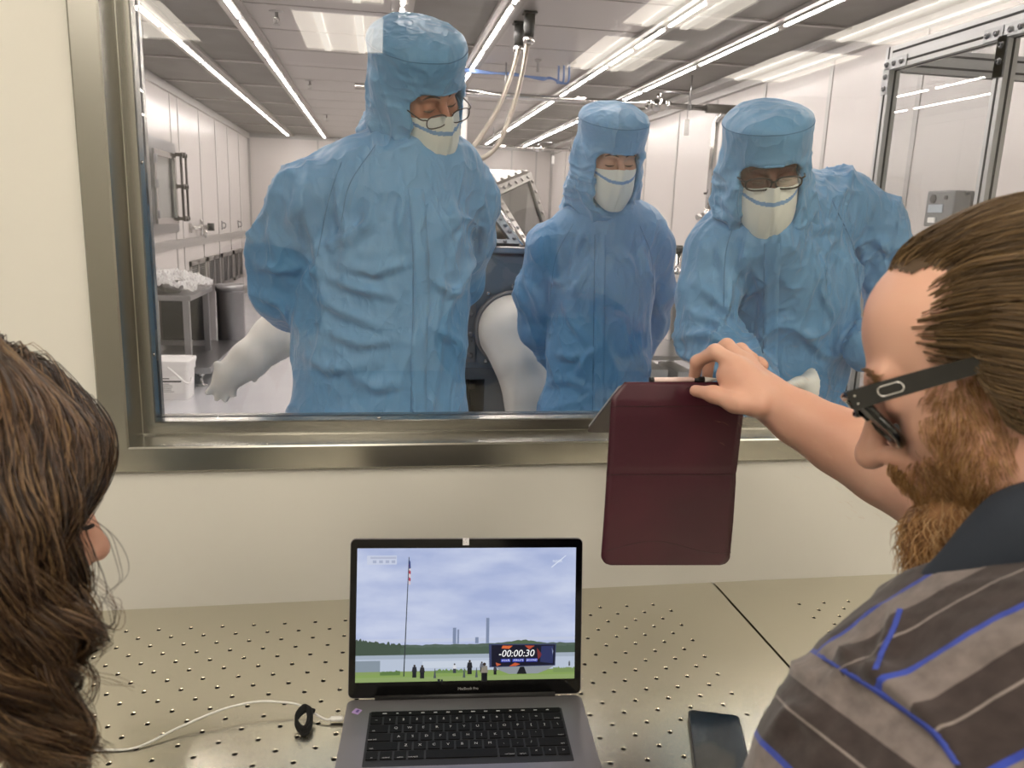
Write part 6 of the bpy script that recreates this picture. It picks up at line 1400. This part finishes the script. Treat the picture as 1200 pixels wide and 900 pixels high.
# ---------------------------------------------------------------- the person with long wavy hair at the left edge
WH = front_frame(-64, 606, .62, (.76, 0, -.65), 9)
wom = empty('person', (WH.o[0], WH.o[1], 0), 'person with long wavy brown hair seen from the side at left edge', 'person')
def WLo(p): return (np.asarray(p, float) - WH.o) @ WH.R
wf = head_field(lo=(-.20, -.16, -.42), hi=(.20, .20, .15), h=.0036, nose=.98, jaw=.92, neck=((0, .03, -.07), (0, .05, -.20), .050, .056))
wf.cone((0, .05, -.20), (0, .06, -.36), .06, .11, .05); wf.cone((-.15, .06, -.33), (.15, .06, -.33), .055, .055, .05)
Vw, Fw = wf.mesh(); Vw = smooth_v(Vw, Fw, 1)
SKW = skin_mat('skin_long_haired_person', 'dcae98', 'cf9a84', 9)
arr_mesh('body', WH(Vw), Fw, SKW, wom)
b = MB(); b.smooth = True
for k in range(16):
    a = k / 15; x = .018 + .026 * a; y = -.0935 + .006 * a + .004 * (a - .5) ** 2; b.tube([WH.v(q * x if False else -x, y + .002, .000) for q in (1,)] + [WH.v(-x - .001 * a, y - .006, -.001), WH.v(-x - .002 * a, y - .011, .002)], [.0004, .0003, .00015], 5)
    b.tube([WH.v(x, y + .002, .000), WH.v(x + .001 * a, y - .006, -.001), WH.v(x + .002 * a, y - .011, .002)], [.0004, .0003, .00015], 5)
b.build('eyelashes', LASH, wom)
# garment
s = SDF((-.26, -.12, -.62), (.26, .26, -.20), .007)
s.cone((0, .06, -.33), (0, .06, -.42), .115, .11, .05); s.chain([(-.17, .06, -.34), (0, .055, -.30), (.17, .06, -.34)], [.066, .075, .066], .05); s.cone((-.19, .06, -.35), (-.20, .05, -.44), .06, .05, .03); s.cone((.19, .06, -.35), (.20, .05, -.44), .06, .05, .03)
Vg, Fg = s.mesh(); Vg = smooth_v(Vg, Fg, 2); arr_mesh('blouse', WH(Vg), Fg, mat('pale_blue_blouse', '9fb4c4', .8), wom)
HWM = hair_mat('hair_wavy_brown', ['1f150e', '33241a', '483426', '654c36', '8f7250'], .34)
# hair mass
s = SDF((-.13, -.17, -.40), (.13, .17, .19), .005)
s.ell((0, .018, .045), (.092, .118, .108), k=.03); s.ell((0, .04, -.04), (.095, .095, .11), k=.04)
for q in (-1, 1): s.chain([(q * .07, .0, .03), (q * .086, .012, -.06), (q * .085, .01, -.15), (q * .085, -.005, -.24), (q * .08, .0, -.33)], [.035, .036, .034, .036, .03], .03)
s.cone((0, .09, -.05), (0, .10, -.30), .07, .07, .04)
s.ell((0, -.066, .062), (.060, .036, .032), k=.03)
s_mass = s; Vh, Fh = s.mesh(); Vh = smooth_v(Vh, Fh, 1); Nh = vnormals(Vh, Fh); Vh = Vh + Nh * ((vnoise(Vh * np.array([1.6, 1.6, .35]), 50, 2) - .5) * .012)[:, None]
whair = arr_mesh('hair', WH(Vh), Fh, mat('brown_hair_mass', '2a1c13', .5, bump=(60, .9, .004, (1, 1, .15)), var=(20, '412d1f', (1, 1, .2))), wom)
GD = [  # guides on the side facing the camera: (px, py, depth)
    [(-170, 430, .60), (-190, 560, .52), (-180, 700, .50), (-170, 820, .50), (-170, 960, .50)],
    [(-100, 395, .60), (-120, 520, .50), (-110, 640, .47), (-100, 760, .48), (-110, 860, .49), (-90, 980, .50)],
    [(-50, 385, .60), (-50, 500, .49), (-50, 620, .46), (-60, 740, .47), (-30, 840, .48), (-50, 980, .49)],
    [(-20, 390, .60), (10, 490, .50), (10, 610, .46), (-10, 720, .46), (20, 810, .47), (0, 900, .48), (20, 980, .49)],
    [(-10, 400, .60), (45, 480, .52), (50, 590, .48), (30, 690, .47), (10, 770, .47), (50, 850, .48), (30, 930, .49), (50, 990, .49)],
    [(-5, 405, .60), (72, 488, .54), (78, 570, .50), (45, 650, .48), (46, 720, .48), (25, 780, .48), (70, 840, .49), (75, 900, .49), (40, 980, .49)],
    [(-5, 408, .61), (88, 495, .56), (97, 555, .53), (62, 615, .51), (58, 680, .50), (90, 730, .50), (60, 780, .49), (40, 830, .49), (88, 880, .50), (60, 970, .50)],
    [(0, 410, .62), (96, 500, .58), (106, 545, .56), (78, 585, .54), (56, 630, .53), (84, 690, .53), (78, 740, .52), (50, 790, .51), (98, 835, .51), (70, 900, .51), (30, 960, .51)]]
GR = []
for g in GD:
    c = bez([tuple(C3(*p)) for p in g], 120); ln_ = [0]
    for i in range(1, len(c)): ln_.append(ln_[-1] + (c[i] - c[i - 1]).length)
    arr = np.array([list(v) for v in c]); tt = np.linspace(0, ln_[-1], 44); GR.append(np.stack([np.interp(tt, ln_, arr[:, k]) for k in range(3)], 1))
GR = np.array(GR); rg = np.random.default_rng(91); out = []; NL = 110
e1 = RCAM[:, 0]; e2 = RCAM[:, 2]
for l in range(NL):
    g = rg.uniform(0, len(GR) - 1.001); i = int(g); f = g - i; base = GR[i] * (1 - f) + GR[i + 1] * f; t = np.linspace(0, 1, 44); ph = rg.uniform(0, 6.28); cf = rg.uniform(8, 14); amp = rg.uniform(.009, .024) * np.clip((t - .30) / .35, 0, 1) ** 1.2
    base = base + e1 * (amp * np.sin(ph + cf * t * 2))[:, None] + e2 * (amp * np.cos(ph + cf * t * 2) + rg.uniform(-.008, .018))[:, None]
    cut = rg.uniform(.72, 1.0)
    for k in range(int(rg.integers(45, 75))):
        q = rg.normal(0, 1, 3) * .0030; sp = (.45 + .9 * np.sin(np.clip(t, 0, 1) * PI)); wig = .0012 * np.sin(t[:, None] * 26 + rg.random(3) * 6.28)
        s_ = base + q * sp[:, None] + wig * (.3 + t[:, None]); m_ = cut * rg.uniform(.9, 1.0); ti = np.linspace(0, m_, 40); out.append(np.stack([np.interp(ti, t, s_[:, c]) for c in range(3)], 1))
S_ = np.array(out); strands('hair_locks', S_, rg.uniform(.00032, .0006, len(S_)), HWM, whair)
# hairs lying over the rest of the hair mass
WS = Samp(s_mass); rgm = np.random.default_rng(97); cand = np.where((Vh[:, 2] > -.05))[0]; R0 = Vh[rgm.choice(cand, 3200)]; p = R0.copy(); out2 = [p]; lnm = rgm.uniform(.16, .34, len(p)); offm = rgm.uniform(.001, .008, len(p)); phm = rgm.random((len(p), 3)) * 6.28
for k in range(1, 26):
    d, g = WS(p); D = np.stack([p[:, 0] * 5, .25 - p[:, 1] * .5, -.35 - 0 * p[:, 0]], 1) * np.clip((p[:, 2:] - .06) * 12, 0, 1) + np.array([0, 0, -1.0]); D = D - g * (D * g).sum(1, keepdims=True); D /= np.linalg.norm(D, axis=1, keepdims=True) + 1e-9
    p = p + D * (lnm / 26)[:, None]; d, g = WS(p); p = p - g * np.clip(d - offm, -.02, .02)[:, None]; out2.append(p + .004 * (k / 26) * np.sin(phm + k * .45))
S2 = np.stack(out2, 1); strands('hair_over_layer', WH(S2.reshape(-1, 3)).reshape(S2.shape), rgm.uniform(.0003, .00055, len(S2)), HWM, whair)
# loose curls at the front
out = []
for (pts, n_) in (([(84, 690, .52), (98, 720, .52), (130, 738, .52), (134, 712, .52), (120, 700, .52)], 9), ([(70, 760, .51), (100, 790, .51), (158, 808, .51)], 5), ([(60, 700, .51), (80, 760, .51), (110, 792, .50), (100, 830, .50), (60, 842, .50)], 14), ([(80, 740, .51), (62, 790, .50), (92, 812, .50), (112, 800, .50)], 8),
                  ([(90, 600, .55), (130, 630, .55), (142, 670, .56), (122, 700, .56)], 3), ([(80, 650, .53), (118, 690, .54), (140, 720, .54)], 3), ([(60, 820, .50), (95, 850, .50), (70, 890, .50), (30, 880, .50)], 14), ([(40, 780, .49), (88, 815, .49), (110, 860, .49), (60, 905, .49), (10, 900, .49)], 16)):
    c = bez([tuple(C3(*p)) for p in pts], 28); arr = np.array([list(v) for v in c]); ti = np.linspace(0, len(arr) - 1, 30)
    arr = np.stack([np.interp(ti, np.arange(len(arr)), arr[:, k]) for k in range(3)], 1)
    for k in range(n_): out.append(arr + rg.normal(0, .0016, 3) + .0014 * np.sin(np.linspace(0, 9, 30)[:, None] + rg.random(3) * 6))
strands('loose_curls', np.array(out), .0003, HWM, whair)
w = bpy.data.worlds.new('world'); SC.world = w; w.use_nodes = True
w.node_tree.nodes['Background'].inputs[0].default_value = (.5, .5, .5, 1); w.node_tree.nodes['Background'].inputs[1].default_value = .02
cam_data.dof.use_dof = True; cam_data.dof.focus_distance = 1.5; cam_data.dof.aperture_fstop = 10.0
